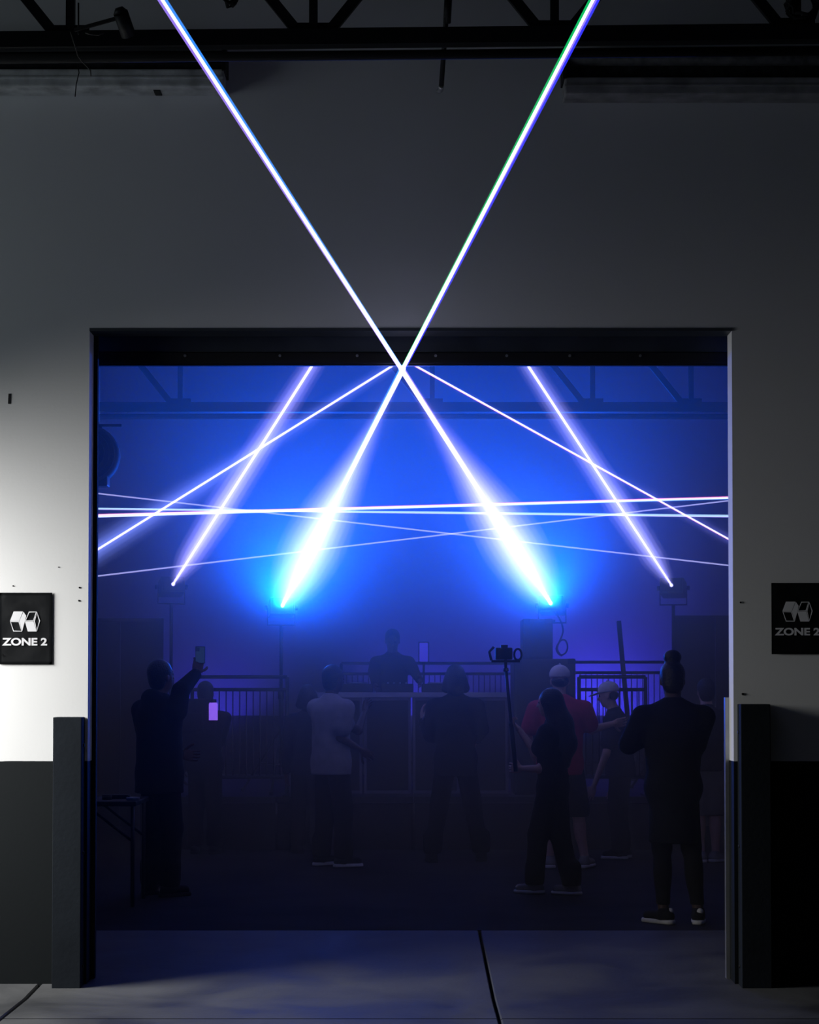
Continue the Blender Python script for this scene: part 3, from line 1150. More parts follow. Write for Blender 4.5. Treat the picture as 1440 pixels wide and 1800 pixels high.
zt = at(400, 1190, 19.5).z
barrier('steel crowd barrier on the stage front beside the phone holder', at(338, 1190, 19.5).x, at(505, 1190, 19.5).x, 19.5, zt, STAGE_Z)
barrier('steel crowd barrier on the stage front right of the subwoofer', at(1018, 1188, 19.5).x, at(1135, 1188, 19.5).x, 19.5, zt, STAGE_Z)
barrier('steel barrier at the back of the stage right of centre', at(1000, 1163, 23.4).x, at(1180, 1163, 23.4).x, 23.4, at(1100, 1164, 23.4).z, STAGE_Z)
barrier('steel barrier at the back of the stage behind the performer', at(600, 1167, 23.4).x, at(900, 1167, 23.4).x, 23.4, at(800, 1166, 23.4).z, STAGE_Z)

# leaning pole at the back right
b = bmesh.new()
bm_bar(b, at(1113, 1165, 22.6) - Vector((0, 0, 1.30)), at(1088, 1092, 23.0), .05, .04, (0, 1, 0))
tag(obj('leaning_plank', b, M_steel), 'dark plank leaning at the back of the stage left of the bun', 'plank')

# ---------------------------------------------------------------- folding table at the left door edge
TYY = 14.3
tz = at(200, 1407, TYY).z
x1 = at(243, 1407, TYY).x
x0 = x1 - 1.5
t = thing('folding_table', 'dark folding table just inside the left door edge', 'table', ((x0 + x1) / 2, TYY, 0))
obj('tabletop', box((x0, TYY - .12, tz - .035), (x1, TYY + .6, tz), .008), M_black, t)
for xx in (x0 + .12, x1 - .03):
    for yy in (TYY - .06, TYY + .52):
        b = bmesh.new()
        bm_tube(b, [(xx, yy, .0), (xx, yy, tz - .035)], .014, 8)
        obj('leg', b, M_steel, t)
    for yy in (TYY - .06, TYY + .52):
        b = bmesh.new()
        sg = 1 if xx < (x0 + x1) / 2 else -1
        bm_tube(b, [(xx, yy, tz - .28), (xx + sg * .32, yy, tz - .035)], .009, 8)
        obj('brace', b, M_steel, t)
b = bmesh.new()
c = at(233, 1402, TYY)
bm_box(b, (c.x - .045, TYY, tz), (c.x + .045, TYY + .06, tz + .022), .005)
tt = thing('radio_handset', 'small metal edged handset on the right end of the folding table', 'handset', (c.x, TYY, tz))
obj('body', b, M_alu, tt)
b = bmesh.new()
bm_tube(b, [(c.x - .03, TYY + .03, tz + .022), (c.x - .03, TYY + .03, tz + .03)], .008, 8)
obj('knob', b, M_black, tt)
b = bmesh.new()
c = at(188, 1398, TYY + .1)
bm_tube(b, [(c.x, TYY + .1, tz), (c.x, TYY + .1, tz + .035)], .035, 14)
tag(obj('tape_roll', b, M_black), 'dark roll of tape on the folding table by the door edge', 'tape')
b = bmesh.new()
c = at(222, 1400, TYY + .25)
bm_box(b, (c.x - .10, TYY + .2, tz), (c.x + .02, TYY + .33, tz + .03), .008)
tag(obj('small_case', b, M_black), 'flat black case on the folding table behind the handset', 'case')

# ---------------------------------------------------------------- smooth bodies: a signed distance field polygonised by surface nets
class Field:
    def __init__(self):
        self.ops = []

    def cone(self, a, b, ra, rb, k=.02, squash=None):
        self.ops.append(('cone', np.array(a, float), np.array(b, float), ra, rb, k, squash))
        return self

    def ell(self, c, axes, radii, k=.015, sub=False):
        self.ops.append(('ell', np.array(c, float), np.array([list(x) for x in axes], float), np.array(radii, float), k, sub))
        return self

    def plane(self, p, n):
        """Keep only what lies behind the plane (n points to what is cut away)."""
        self.ops.append(('plane', np.array(p, float), np.array(n, float)))
        return self

    def bounds(self):
        lo, hi = np.full(3, 1e9), np.full(3, -1e9)
        for o in self.ops:
            if o[0] == 'cone':
                for p, r in ((o[1], o[3]), (o[2], o[4])):
                    q = r * (1.0 if o[6] is None else max(1.0, o[6][1]))
                    lo, hi = np.minimum(lo, p - q), np.maximum(hi, p + q)
            elif o[0] == 'ell' and not o[5]:
                q = o[3].max()
                lo, hi = np.minimum(lo, o[1] - q), np.maximum(hi, o[1] + q)
        return lo - .03, hi + .03

    def mesh(self, cell):
        lo, hi = self.bounds()
        n = np.ceil((hi - lo) / cell).astype(int) + 1
        ax = [lo[i] + cell * np.arange(n[i]) for i in range(3)]
        D = np.full(tuple(n), .12, np.float32)
        for o in self.ops:
            if o[0] == 'plane':
                d = (ax[0][:, None, None] - o[1][0]) * o[2][0] + (ax[1][None, :, None] - o[1][1]) * o[2][1] + (ax[2][None, None, :] - o[1][2]) * o[2][2]
                D = np.maximum(D, d.astype(np.float32))
                continue
            if o[0] == 'cone':
                _, a, b, ra, rb, k, sq = o
                m = max(ra, rb) * (1 if sq is None else max(1, sq[1])) + k + 3 * cell
                l, h = np.minimum(a, b) - m, np.maximum(a, b) + m
            else:
                _, c, axes, rad, k, sub = o
                m = rad.max() + k + 3 * cell
                l, h = c - m, c + m
            i0 = np.maximum(np.floor((l - lo) / cell).astype(int), 0)
            i1 = np.minimum(np.ceil((h - lo) / cell).astype(int) + 1, n)
            if (i1 <= i0).any():
                continue
            sl = tuple(slice(i0[i], i1[i]) for i in range(3))
            P = np.stack(np.meshgrid(*[ax[i][sl[i]] for i in range(3)], indexing='ij'), -1)
            if o[0] == 'cone':
                if sq is not None:
                    nrm, q = sq
                    mid = (a + b) / 2
                    P = P + ((P - mid) @ nrm)[..., None] * nrm * (1 / q - 1)
                    a = a + (a - mid) @ nrm * nrm * (1 / q - 1)
                    b = b + (b - mid) @ nrm * nrm * (1 / q - 1)
                ab = b - a
                t = np.clip(((P - a) @ ab) / max(ab @ ab, 1e-9), 0, 1)
                d = np.linalg.norm(P - a - t[..., None] * ab, axis=-1) - (ra + (rb - ra) * t)
                if sq is not None and q < 1:
                    d = d * (.5 + .5 * q)
            else:
                L = (P - c) @ axes.T
                k0 = np.linalg.norm(L / rad, axis=-1)
                k1 = np.linalg.norm(L / rad ** 2, axis=-1)
                d = k0 * (k0 - 1) / np.maximum(k1, 1e-9)
            d = d.astype(np.float32)
            S = D[sl]
            if o[0] == 'ell' and sub:
                D[sl] = np.maximum(S, -d)
            else:
                hh = np.clip(.5 + .5 * (S - d) / k, 0, 1)
                D[sl] = S + (d - S) * hh - k * hh * (1 - hh)
        return nets(D, lo, cell)


def nets(D, lo, cell):
    neg = D < 0
    c = [neg[i:neg.shape[0] - 1 + i, j:neg.shape[1] - 1 + j, k:neg.shape[2] - 1 + k] for i in (0, 1) for j in (0, 1) for k in (0, 1)]
    cnt = sum(x.astype(np.int8) for x in c)
    act = (cnt > 0) & (cnt < 8)
    idx = np.argwhere(act)
    ids = np.full(act.shape, -1, np.int64)
    ids[act] = np.arange(len(idx))
    acc, num = np.zeros((len(idx), 3)), np.zeros(len(idx))
    offs = [(i, j, k) for i in (0, 1) for j in (0, 1) for k in (0, 1)]
    val = [D[idx[:, 0] + o[0], idx[:, 1] + o[1], idx[:, 2] + o[2]] for o in offs]
    for a in range(8):
        for b in range(a + 1, 8):
            if sum(abs(offs[a][i] - offs[b][i]) for i in range(3)) != 1:
                continue
            m = (val[a] < 0) != (val[b] < 0)
            t = np.where(m, val[a] / np.where(m, val[a] - val[b], 1), 0)
            p = np.array(offs[a]) + t[:, None] * (np.array(offs[b]) - np.array(offs[a]))
            acc += np.where(m[:, None], p, 0)
            num += m
    V = lo + (idx + acc / np.maximum(num, 1)[:, None]) * cell
    F = []
    for axis in range(3):
        s0 = [slice(None)] * 3
        s1 = [slice(None)] * 3
        s0[axis], s1[axis] = slice(0, -1), slice(1, None)
        a, b = neg[tuple(s0)], neg[tuple(s1)]
        e = np.argwhere(a != b)
        u, v = [(1, 2), (2, 0), (0, 1)][axis]
        e = e[(e[:, u] > 0) & (e[:, v] > 0)]
        e = e[(e[:, u] < act.shape[u]) & (e[:, v] < act.shape[v])]
        if not len(e):
            continue
        inside = neg[e[:, 0], e[:, 1], e[:, 2]]
        q = []
        for du, dv in ((1, 1), (0, 1), (0, 0), (1, 0)):
            r = e.copy()
            r[:, u] -= du
            r[:, v] -= dv
            q.append(ids[r[:, 0], r[:, 1], r[:, 2]])
        q = np.stack(q, 1)
        q[~inside] = q[~inside][:, ::-1]
        F.append(q[(q >= 0).all(1)])
    return V, np.concatenate(F) if F else np.zeros((0, 4), int)


def np_obj(name, chunks, material, parent):
    Vs, Fs, n = [], [], 0
    for V, F in chunks:
        Vs.append(V)
        Fs.append(F + n)
        n += len(V)
    V, Fq = np.concatenate(Vs), np.concatenate(Fs)
    root = parent
    while root is not None:
        V = V - np.array(root.location)
        root = root.parent
    me = bpy.data.meshes.new(name)
    me.from_pydata(V.tolist(), [], Fq.tolist())
    me.polygons.foreach_set('use_smooth', [True] * len(me.polygons))
    me.materials.append(material)
    o = bpy.data.objects.new(name, me)
    COL.objects.link(o)
    o.parent = parent
    return o


def unit(v):
    v = np.array(v, float)
    return v / max(np.linalg.norm(v), 1e-9)


def hand_field(fd, wrist, aim, palm_n, curl, s):
    """Palm, four unequal bent fingers and a thumb off the side of the palm; curl in radians per joint."""
    d = unit(aim)
    nrm = unit(np.array(palm_n) - np.dot(palm_n, d) * d)
    sd = np.cross(d, nrm)
    w = np.array(wrist)
    pc = w + d * .048 * s
    fd.cone(w - d * .03 * s, w + d * .012 * s, .024 * s, .024 * s, .01)
    fd.ell(pc, (sd, d, nrm), (.041 * s, .052 * s, .016 * s), .012)
    for i, (off, ln) in enumerate(((-.031, .072), (-.0105, .080), (.0105, .076), (.031, .060))):
        p = w + d * .088 * s + sd * off * s * 1.08
        dirv, nn = d.copy(), nrm.copy()
        fd.cone(p - d * .03 * s, p, .0085 * s, .0085 * s, .006)
        for seg, frac in enumerate((.45, .31, .24)):
            a = curl * (.8 if seg == 0 else 1.0)
            dirv, nn = dirv * math.cos(a) + nn * math.sin(a), nn * math.cos(a) - dirv * math.sin(a)
            q = p + dirv * ln * frac * s
            fd.cone(p, q, (.0086 - seg * .0008) * s, (.0080 - seg * .0008) * s, .003)
            p = q
    p = w + d * .025 * s - sd * .032 * s
    td = unit(d * .65 - sd * .75 + nrm * .25)
    for ln in (.034, .030, .024):
        q = p + td * ln * s
        fd.cone(p, q, .0105 * s, .0092 * s, .004)
        p = q
        td = unit(td + nrm * min(.5, curl) + d * .35)
    return fd


UP = np.array([0., 0., 1.])
SKIN = {'brown': mat('skin_brown', (0.16, 0.085, 0.055), .55, 0, .08, 20), 'light': mat('skin_light', (0.52, 0.32, 0.25), .55, 0, .06, 20),
        'dark': mat('skin_dark', (0.075, 0.042, 0.030), .5, 0, .08, 20)}
M_hair = mat('black_hair', (0.010, 0.008, 0.008), .45, 0, .3, 40, .6, 90)
M_eye = mat('eye', (0.06, 0.05, 0.05), .25)


def cloth(name, color, **k):
    return mat(name, color, .85, 0, .12, 14, .35, 120, spec=.15, **k)


def person(label, base, H, yaw, skin, hair, top, bottom, shoes, arms=None, feet=None, sit_z=0.0, tilt=0.0, turn=0.0,
           wide=1.0, sleeve='long', hem=.47, leg='long', hood=False, cap=None, lean=(0, 0), loose=1.0, hand_curl=(.35, .35), look_down=0.0, build_hands=True,
           low_w=None, leg_loose=None, hair_w=1.0):
    """One standing figure. yaw 0 faces away from the camera, + turns to picture right. Arms: {'r': (elbow, wrist), 'l': ...} world points; r/l are the figure's own."""
    bx, by = base
    low_w = wide if low_w is None else low_w
    leg_loose = loose if leg_loose is None else leg_loose
    s = H / 1.72
    g = np.array([bx, by, sit_z])
    f = np.array([math.sin(yaw), math.cos(yaw), 0.])
    r = np.array([math.cos(yaw), -math.sin(yaw), 0.])
    ln = np.array([lean[0], lean[1], 0.])

    def J(side, fwd, z):
        return g + r * side * s + f * fwd * s + UP * z * s + ln * max(0, (z - .9)) / .6
    root = thing('person', label, 'person', tuple(g))
    pel, waist, chest = J(0, 0, .93), J(0, 0, 1.08), J(0, -.005, 1.28)
    neck0, neck1 = J(0, -.005, 1.44), J(0, .015, 1.53)
    sh = {1: J(.170 * wide, -.005, 1.365), -1: J(-.170 * wide, -.005, 1.365)}
    hip = {1: J(.080, 0, .90), -1: J(-.080, 0, .90)}
    hf = np.array([math.sin(yaw + turn), math.cos(yaw + turn), 0.])
    hf = unit(hf - UP * look_down)
    hr = unit(np.cross(hf, UP))
    hu = np.cross(hr, hf)
    hu, hr = unit(hu + hr * tilt), unit(hr - hu * tilt)
    hc = neck1 + hu * .085 * s + hf * .012 * s
    feet = feet or {}
    ank, knee = {}, {}
    for sd in (1, -1):
        fx = feet.get('r' if sd == 1 else 'l')
        a = (np.array([fx[0], fx[1], sit_z]) if fx else g + r * sd * .10 * s) + UP * .075 * s
        ank[sd] = a
        knee[sd] = (hip[sd] + a) / 2 + f * .035 * s + UP * .01
    el, wr = {}, {}
    arms = arms or {}
    for sd, key in ((1, 'r'), (-1, 'l')):
        if key in arms:
            e, w = arms[key][0], arms[key][1]
            el[sd], wr[sd] = np.array(e, float), np.array(w, float)
        else:
            el[sd] = sh[sd] + r * sd * .05 * s - UP * .29 * s - f * .02
            wr[sd] = el[sd] - UP * .24 * s + f * .06 * s
    sqf = (f, .68)
    B = Field()
    B.cone(hip[1], hip[-1], .088 * s, .088 * s, .05 * s, (f, .95))
    B.cone(pel, waist, .128 * s * wide, .118 * s * wide, .05 * s, sqf)
    B.cone(waist, chest, .118 * s * wide, .140 * s * wide, .05 * s, sqf)
    B.cone(J(.10, 0, 1.335), J(-.10, 0, 1.335), .070 * s, .070 * s, .05 * s)
    for sd in (1, -1):
        B.cone(neck0 + UP * .01, sh[sd] * .7 + neck0 * .3 - UP * .012, .050 * s, .046 * s, .03 * s)
    B.cone(neck0, neck1, .056 * s, .052 * s, .03 * s)
    for sd in (1, -1):
        B.cone(sh[sd], el[sd], .050 * s, .039 * s, .03 * s)
        B.cone(el[sd], wr[sd], .039 * s, .025 * s, .01 * s)
        B.cone(hip[sd], knee[sd], .078 * s, .055 * s, .03 * s)
        B.cone(knee[sd], ank[sd], .052 * s, .036 * s, .02 * s)
        B.ell(knee[sd] * .65 + ank[sd] * .35 - f * .018 * s, (r, f, UP), (.050 * s, .052 * s, .13 * s), .03)
        B.cone(ank[sd] - UP * .03 * s, ank[sd] + f * .12 * s - UP * .045 * s, .036 * s, .028 * s, .02)
    # head
    B.ell(hc + hu * .025 * s, (hr, hf, hu), (.074 * s, .093 * s, .092 * s), .02)
    B.ell(hc - hu * .045 * s + hf * .022 * s, (hr, hf, hu), (.058 * s, .068 * s, .070 * s), .03)
    B.cone(hc - hu * .088 * s + hf * .060 * s, hc - hu * .085 * s + hf * .055 * s, .020 * s, .02 * s, .02)
    B.cone(hc + hu * .012 * s + hf * .088 * s, hc - hu * .028 * s + hf * .108 * s, .009 * s, .014 * s, .012)
    B.cone(hc - hu * .056 * s + hf * .088 * s - hr * .016 * s, hc - hu * .056 * s + hf * .088 * s + hr * .016 * s, .008 * s, .008 * s, .008)
    for sd in (1, -1):
        B.ell(hc + hr * sd * .075 * s - hf * .006 * s - hu * .012 * s, (hr, hf, hu), (.010 * s, .019 * s, .031 * s), .008)
        B.ell(hc + hr * sd * .032 * s + hf * .094 * s + hu * .004 * s, (hr, hf, hu), (.017 * s, .010 * s, .011 * s), .004, True)
        B.cone(hc + hr * sd * .016 * s + hf * .086 * s + hu * .026 * s, hc + hr * sd * .046 * s + hf * .076 * s + hu * .026 * s, .009 * s, .009 * s, .01)
    chunks = [B.mesh(.0105)]
    if build_hands:
        for sd, key in ((1, 'r'), (-1, 'l')):
            aim = unit(wr[sd] - el[sd])
            pn = unit(-r * sd + f * .2)
            cu = hand_curl[0 if sd == 1 else 1]
            if key in arms and len(arms[key]) > 2:
                aim = unit(aim * .35 + np.array(arms[key][2], float))
                if len(arms[key]) > 3:
                    pn = np.array(arms[key][3], float)
            Hf = Field()
            hand_field(Hf, wr[sd], aim, pn, cu, s)
            chunks.append(Hf.mesh(.0052))
    np_obj('body', chunks, SKIN[skin], root)
    eb = bmesh.new()
    for sd in (1, -1):
        p = hc + hr * sd * .032 * s + hf * .080 * s + hu * .004 * s
        bmesh.ops.create_uvsphere(eb, u_segments=10, v_segments=8, radius=.0115 * s, matrix=Matrix.Translation(Vector(p)))
    obj('eyes', eb, M_eye, root, True)

    # top
    T = Field()
    w2 = 1.0 + .10 * loose
    hz_ = hem * H / s  # hem height in body units
    low = J(0, 0, min(hz_ - .06, .90))
    T.cone(J(.105, 0, 1.330), J(-.105, 0, 1.330), .084 * s, .084 * s, .05 * s)
    for sd in (1, -1):
        T.cone(neck0 - UP * .005, sh[sd] * .75 + neck0 * .25 - UP * .012, .058 * s, .060 * s, .04 * s)
    T.cone(waist, chest, .130 * s * wide * w2, .150 * s * wide * w2, .05 * s, (f, .74))
    T.cone(low, waist, .142 * s * low_w * w2, .130 * s * low_w * w2, .05 * s, (f, .90))
    T.cone(neck0 - UP * .02, neck0 + UP * .01, .064 * s, .064 * s, .03)
    if hz_ < .88:
        T.cone(hip[1], hip[-1], .106 * s * (1 + .06 * loose), .106 * s * (1 + .06 * loose), .05 * s)
    up = 1.0 + .18 * loose
    for sd in (1, -1):
        if sleeve == 'long':
            T.cone(sh[sd], el[sd], .062 * s * up, .052 * s * up, .04 * s)
            T.cone(el[sd], el[sd] + (wr[sd] - el[sd]) * .93, .052 * s * up, .036 * s * up, .012 * s)
        elif sleeve == 'short':
            T.cone(sh[sd], sh[sd] + (el[sd] - sh[sd]) * .70, .064 * s * up, .062 * s * up, .04 * s)
    if hood:
        T.ell(neck0 - f * .075 * s + UP * .01, (r, f, UP), (.10 * s, .055 * s, .075 * s), .03)
    for k_ in range(5):   # soft folds across the back and belly
        a = k_ * 1.9 + bx * 3
        T.cone(J(.10 * math.cos(a), -.10, 1.04 + .05 * k_), J(-.09 * math.cos(a + .6), -.105, 1.00 + .055 * k_), .012 * s, .010 * s, .03)
    T.plane(J(0, 0, hz_), -UP)
    T.ell(neck1 + UP * .02 * s, (r, f, UP), (.085 * s, .085 * s, .080 * s), .01, True)
    np_obj('top', [T.mesh(.0115)], top, root)

    # bottom
    K = Field()
    zc_ = {'long': .075, 'ankle': .125, 'short': .50, 'knee': .44}[leg]
    for sd in (1, -1):
        k1, k2 = (.089, .074) if leg in ('long', 'ankle') else (.108, .098)
        K.cone(hip[sd], knee[sd], k1 * s * (1 + .06 * leg_loose), k2 * s * (1 + .10 * leg_loose), .03 * s)
        if leg in ('long', 'ankle'):
            if leg_loose < 0:      # leggings
                K.cone(knee[sd], ank[sd], .060 * s, .045 * s, .02 * s)
                K.ell(knee[sd] * .65 + ank[sd] * .35 - f * .018 * s, (r, f, UP), (.057 * s, .060 * s, .14 * s), .03)
            else:
                K.cone(knee[sd], ank[sd], .070 * s * (1 + .12 * leg_loose), (.048 + .014 * leg_loose) * s, .02 * s)
                for q in range(3):
                    z_ = ank[sd] + UP * (.05 + .05 * q) * s
                    K.cone(z_ + r * .02, z_ - r * .02, (.050 + .012 * leg_loose) * s, (.046 + .012 * leg_loose) * s, .02)
    K.cone(hip[1], hip[-1], .095 * s, .095 * s, .05 * s, (f, .95))
    K.cone(pel, waist, .134 * s * low_w, .124 * s * low_w, .04 * s, (f, .74))
    K.plane(J(0, 0, 1.05), UP)
    K.plane(g + UP * zc_ * s, -UP)
    np_obj('trousers' if leg in ('long', 'ankle') else 'shorts', [K.mesh(.0115)], bottom, root)

    # shoes: upper, and a sole of its own look
    for sd in (1, -1):
        key = 'r' if sd == 1 else 'l'
        yw = yaw + sd * .18
        if key in feet and len(feet[key]) > 2:
            yw = feet[key][2]
        tf, tr = np.array([math.sin(yw), math.cos(yw), 0.]), np.array([math.cos(yw), -math.sin(yw), 0.])
        a = ank[sd] - UP * .075 * s
        S = Field()
        S.cone(a - tf * .045 * s + UP * .05 * s, a + tf * .13 * s + UP * .043 * s, .040 * s, .036 * s, .02)
        S.cone(a + UP * .05 * s, a + UP * .085 * s - tf * .01, .044 * s, .043 * s, .02)
        S.plane(a + UP * .022 * s, -UP)
        S.plane(a + UP * .105 * s, UP)
        sh_o = np_obj('shoe', [S.mesh(.008)], shoes[0], root)
        L = Field()
        L.cone(a - tf * .050 * s + UP * .012, a + tf * .05 * s + UP * .012, .041 * s, .044 * s, .02)
        L.cone(a + tf * .05 * s + UP * .012, a + tf * .14 * s + UP * .012, .044 * s, .040 * s, .02)
        L.plane(a + UP * .001, -UP)
        L.plane(a + UP * .030 * s, UP)
        np_obj('sole', [L.mesh(.007)], shoes[1], sh_o)
        if len(shoes) > 2:
            W = Field()
            W.cone(a - tf * .052 * s + UP * .055 * s - tr * .012, a - tf * .050 * s + UP * .085 * s + tr * .012, .020 * s, .022 * s, .01)
            np_obj('heel_tab', [W.mesh(.006)], shoes[1], sh_o)

    # hair
    A = Field()
    ax = (hr, hf, hu)
    if hair in ('short', 'bob', 'long', 'bun'):
        A.ell(hc + hu * .038 * s - hf * .014 * s, ax, (.084 * s, .098 * s, .092 * s), .02)
        A.ell(hc - hu * .03 * s - hf * .045 * s, ax, (.072 * s, .055 * s, .075 * s), .03)
    if hair == 'bun':
        A.ell(hc + hu * .150 * s - hf * .025 * s, ax, (.060 * s, .056 * s, .050 * s), .015)
        A.ell(hc + hu * .175 * s - hf * .01 * s + hr * .022 * s, ax, (.022 * s, .022 * s, .022 * s), .012)
    if hair == 'bob':
        for sd in (1, -1):
            A.cone(hc + hr * sd * .062 * s - hf * .02 * s, hc + hr * sd * .085 * s - hu * .085 * s - hf * .02 * s, .040 * s, .042 * s, .03)
        A.cone(hc - hf * .06 * s, hc - hf * .06 * s - hu * .10 * s, .066 * s, .075 * s, .03)
    if hair == 'long':
        A.cone(hc - hf * .03 * s, neck0 - f * .07 * s - UP * .02, .092 * s * hair_w, .100 * s * hair_w, .03)
        A.cone(neck0 - f * .07 * s, chest - f * .110 * s - UP * .02 * s, .100 * s * hair_w, .092 * s * hair_w, .03)
        A.cone(chest - f * .110 * s, waist - f * .105 * s + UP * .02, .092 * s * hair_w, .050 * s, .03)
    if hair == 'cap':
        A.ell(hc - hu * .005 * s - hf * .040 * s, ax, (.076 * s, .058 * s, .055 * s), .03)
    if hair in ('short', 'bob', 'long', 'bun'):
        A.ell(hc - hu * .03 * s + hf * .085 * s, ax, (.060 * s, .060 * s, .085 * s), .01, True)
    np_obj('hair', [A.mesh(.008)], M_hair, root)
    if cap is not None:
        C = Field()
        C.ell(hc + hu * .050 * s - hf * .006 * s, ax, (.092 * s, .108 * s, .090 * s), .01)
        C.plane(hc + hu * .030 * s, -hu)
        co = np_obj('cap', [C.mesh(.008)], cap, root)
        R = Field()
        R.ell(hc + hu * .032 * s + hf * .120 * s, (hr, unit(hf - hu * .18), unit(hu + hf * .18)), (.078 * s, .085 * s, .008 * s), .004)
        np_obj('brim', [R.mesh(.006)], cap, co)
        b = bmesh.new()
        bmesh.ops.create_uvsphere(b, u_segments=8, v_segments=6, radius=.010 * s, matrix=Matrix.Translation(Vector(hc + hu * .142 * s - hf * .006 * s)))
        obj('cap_button', b, cap, co)
    root['_'] = 0
    del root['_']
    return root, dict(hc=hc, hf=hf, hr=hr, hu=hu, sh=sh, el=el, wr=wr, s=s, f=f, r=r)


C_black = cloth('black_cloth', (0.008, 0.008, 0.009))
C_char = cloth('charcoal_cloth', (0.016, 0.016, 0.018))
C_navy = cloth('navy_cloth', (0.014, 0.017, 0.035))
C_grey = cloth('pale_grey_tee', (0.32, 0.31, 0.34))
C_mag = cloth('crimson_shirt', (0.46, 0.030, 0.075))
C_white = cloth('white_cap', (0.62, 0.60, 0.62))
C_khaki = cloth('khaki_cloth', (0.16, 0.15, 0.13))
S_blk, S_sole = cloth('shoe_black', (0.012, 0.012, 0.013)), mat('sole_white', (0.62, 0.60, 0.54), .6)
S_grey = cloth('shoe_grey', (0.22, 0.21, 0.20))


def hgt(ptop, d):
    return at(720, ptop, d).z


def fl_(px, d):
    return at(px, 1400, d).x


# 1 man holding a phone up, left
d = 15.0
b1 = fl_(280, d)
p1, k1 = person('person in dark clothes raising a phone beside the folding table', (b1, d), hgt(1164, d) / 1.0, .75, 'brown', 'short',
                C_black, C_black, (S_blk, S_blk),
                {'r': (at(318, 1214, d - .12), at(345, 1184, d + .10), (0.1, 0.1, 1.0), (-.3, .9, 0)),
                 'l': (at(262, 1320, d + .12), at(318, 1326, d + .15))}, {'l': (fl_(262, d), d + .1), 'r': (fl_(300, d), d - .05)},
                wide=1.18, loose=1.5, hood=True, hem=.44, look_down=-.15, hand_curl=(.55, .5))
c = at(352, 1152, d + .12)
t = thing('phone', 'smartphone held upright in the raised hand at left', 'phone', (c.x, c.y, c.z - .06))
b = box((c.x - .036, c.y - .004, c.z - .06), (c.x + .036, c.y + .004, c.z + .066), .004)
obj('case', b, M_black, t)
b = box((c.x - .032, c.y - .0055, c.z - .055), (c.x + .032, c.y - .004, c.z + .061))
obj('screen', b, mat('phone_screen', (0.02, 0.025, 0.04), .2, emit=(0.02, 0.04, 0.12), strength=.5), t)
obj('camera_bump', box((c.x - .030, c.y - .008, c.z + .03), (c.x - .005, c.y - .0055, c.z + .055), .003), M_alu, t)

# 2 small dark figure behind the phone man, glowing bottle in the pack
d = 18.9
p2, k2 = person('person in black with a backpack holding a violet glowing bottle, beside the raised phone', (fl_(360, d), d), hgt(1201, d), .10, 'brown', 'short', C_black, C_black, (S_blk, S_blk),
                {'r': (at(396, 1262, d), at(390, 1308, d + .2))}, wide=1.08, loose=1.2)
x, z = at(352, 1270, d).x, at(352, 1270, d).z
pk = obj('backpack', box((x - .15, d - .30, z - .10), (x + .17, d - .13, z + .22), .04), C_black, p2)
obj('pack_pocket', box((x - .12, d - .335, z - .07), (x + .06, d - .29, z + .10), .02), C_black, pk)
c0, c1 = at(375, 1266, d - .36), at(375, 1235, d - .36)
b = bmesh.new()
bm_tube(b, [c0, c0.lerp(c1, .9), c1], .040, 14, [.040, .040, .034])
bt = obj('bottle', b, mat('violet_bottle', (0.2, 0.1, 0.5), .4, emit=(0.30, 0.13, 1.0), strength=1.0), p2)
bt['label'] = 'violet glowing drink bottle'
b = bmesh.new()
bm_tube(b, [c1, c1 + Vector((0, 0, .03))], .028, 12)
obj('bottle_cap', b, M_black, bt)

# 3 pale tee
d = 17.56
person('person in an oversized pale grey tee and black trousers facing right', (fl_(582, d), d), hgt(1173, d), .80, 'dark', 'short', C_grey, C_black, (S_blk, S_sole),
       {'r': (at(598, 1296, d - .16), at(634, 1318, d - .10)), 'l': (at(630, 1284, d + .22), at(640, 1254, d + .36))},
       {'r': (fl_(604, d), d - .08, 1.25), 'l': (fl_(564, d), d + .1, .8)}, wide=1.12, loose=1.7, sleeve='short', hem=.462)

# 4 faint figure behind the pale tee
d = 19.0
person('person in dark clothes standing faintly in the haze left of the pale tee', (fl_(541, d), d), hgt(1207, d), -.2, 'brown', 'bob', C_navy, C_black, (S_blk, S_blk), wide=1.0)

# 5 figure with bobbed hair, centre
d = 18.0
p5, k5 = person('person with bobbed dark hair and jacket, feet apart, centre of the crowd', (fl_(801, d), d), hgt(1172, d), .0, 'light', 'bob', C_black, C_black, (S_blk, S_blk),
                {'l': (at(757, 1292, d + .02), at(744, 1268, d + .16), (-.1, .3, 1.0)), 'r': (at(847, 1282, d), at(838, 1300, d + .20))},
                {'l': (fl_(760, d), d), 'r': (fl_(846, d), d + .1)}, wide=1.10, loose=1.3, hem=.44)
b = bmesh.new()
cw = at(744, 1266, d + .16)
ring = [cw + Vector((math.cos(a) * .036, math.sin(a) * .034, math.cos(a) * .012)) for a in [2 * PI * k / 18 for k in range(18)]]
for p in ring:
    bmesh.ops.create_icosphere(b, subdivisions=1, radius=.0075, matrix=Matrix.Translation(p))
for k in range(7):
    bmesh.ops.create_icosphere(b, subdivisions=1, radius=.008, matrix=Matrix.Translation(cw + Vector((.01 - k * .006, -.045, .045 - k * .016))))
o = obj('bead_bracelet', b, mat('glitter_bead', (0.85, 0.9, 0.95), .15, .6), p5)
o['label'] = 'sparkling silver bead bracelet on the raised left wrist'

# 6 performer behind the booth
d = 21.3
person('person performing behind the booth, leaning towards the players', (fl_(690, d), d), (hgt(1108, d) - STAGE_Z) * 1.0, PI, 'brown', 'short', C_char, C_black, (S_blk, S_blk),
       {'l': (at(726, 1176, d - .12), at(738, 1197, d - .62)), 'r': (at(657, 1180, d - .15), at(660, 1205, d - .65))}, sit_z=STAGE_Z, wide=1.05, look_down=.35)

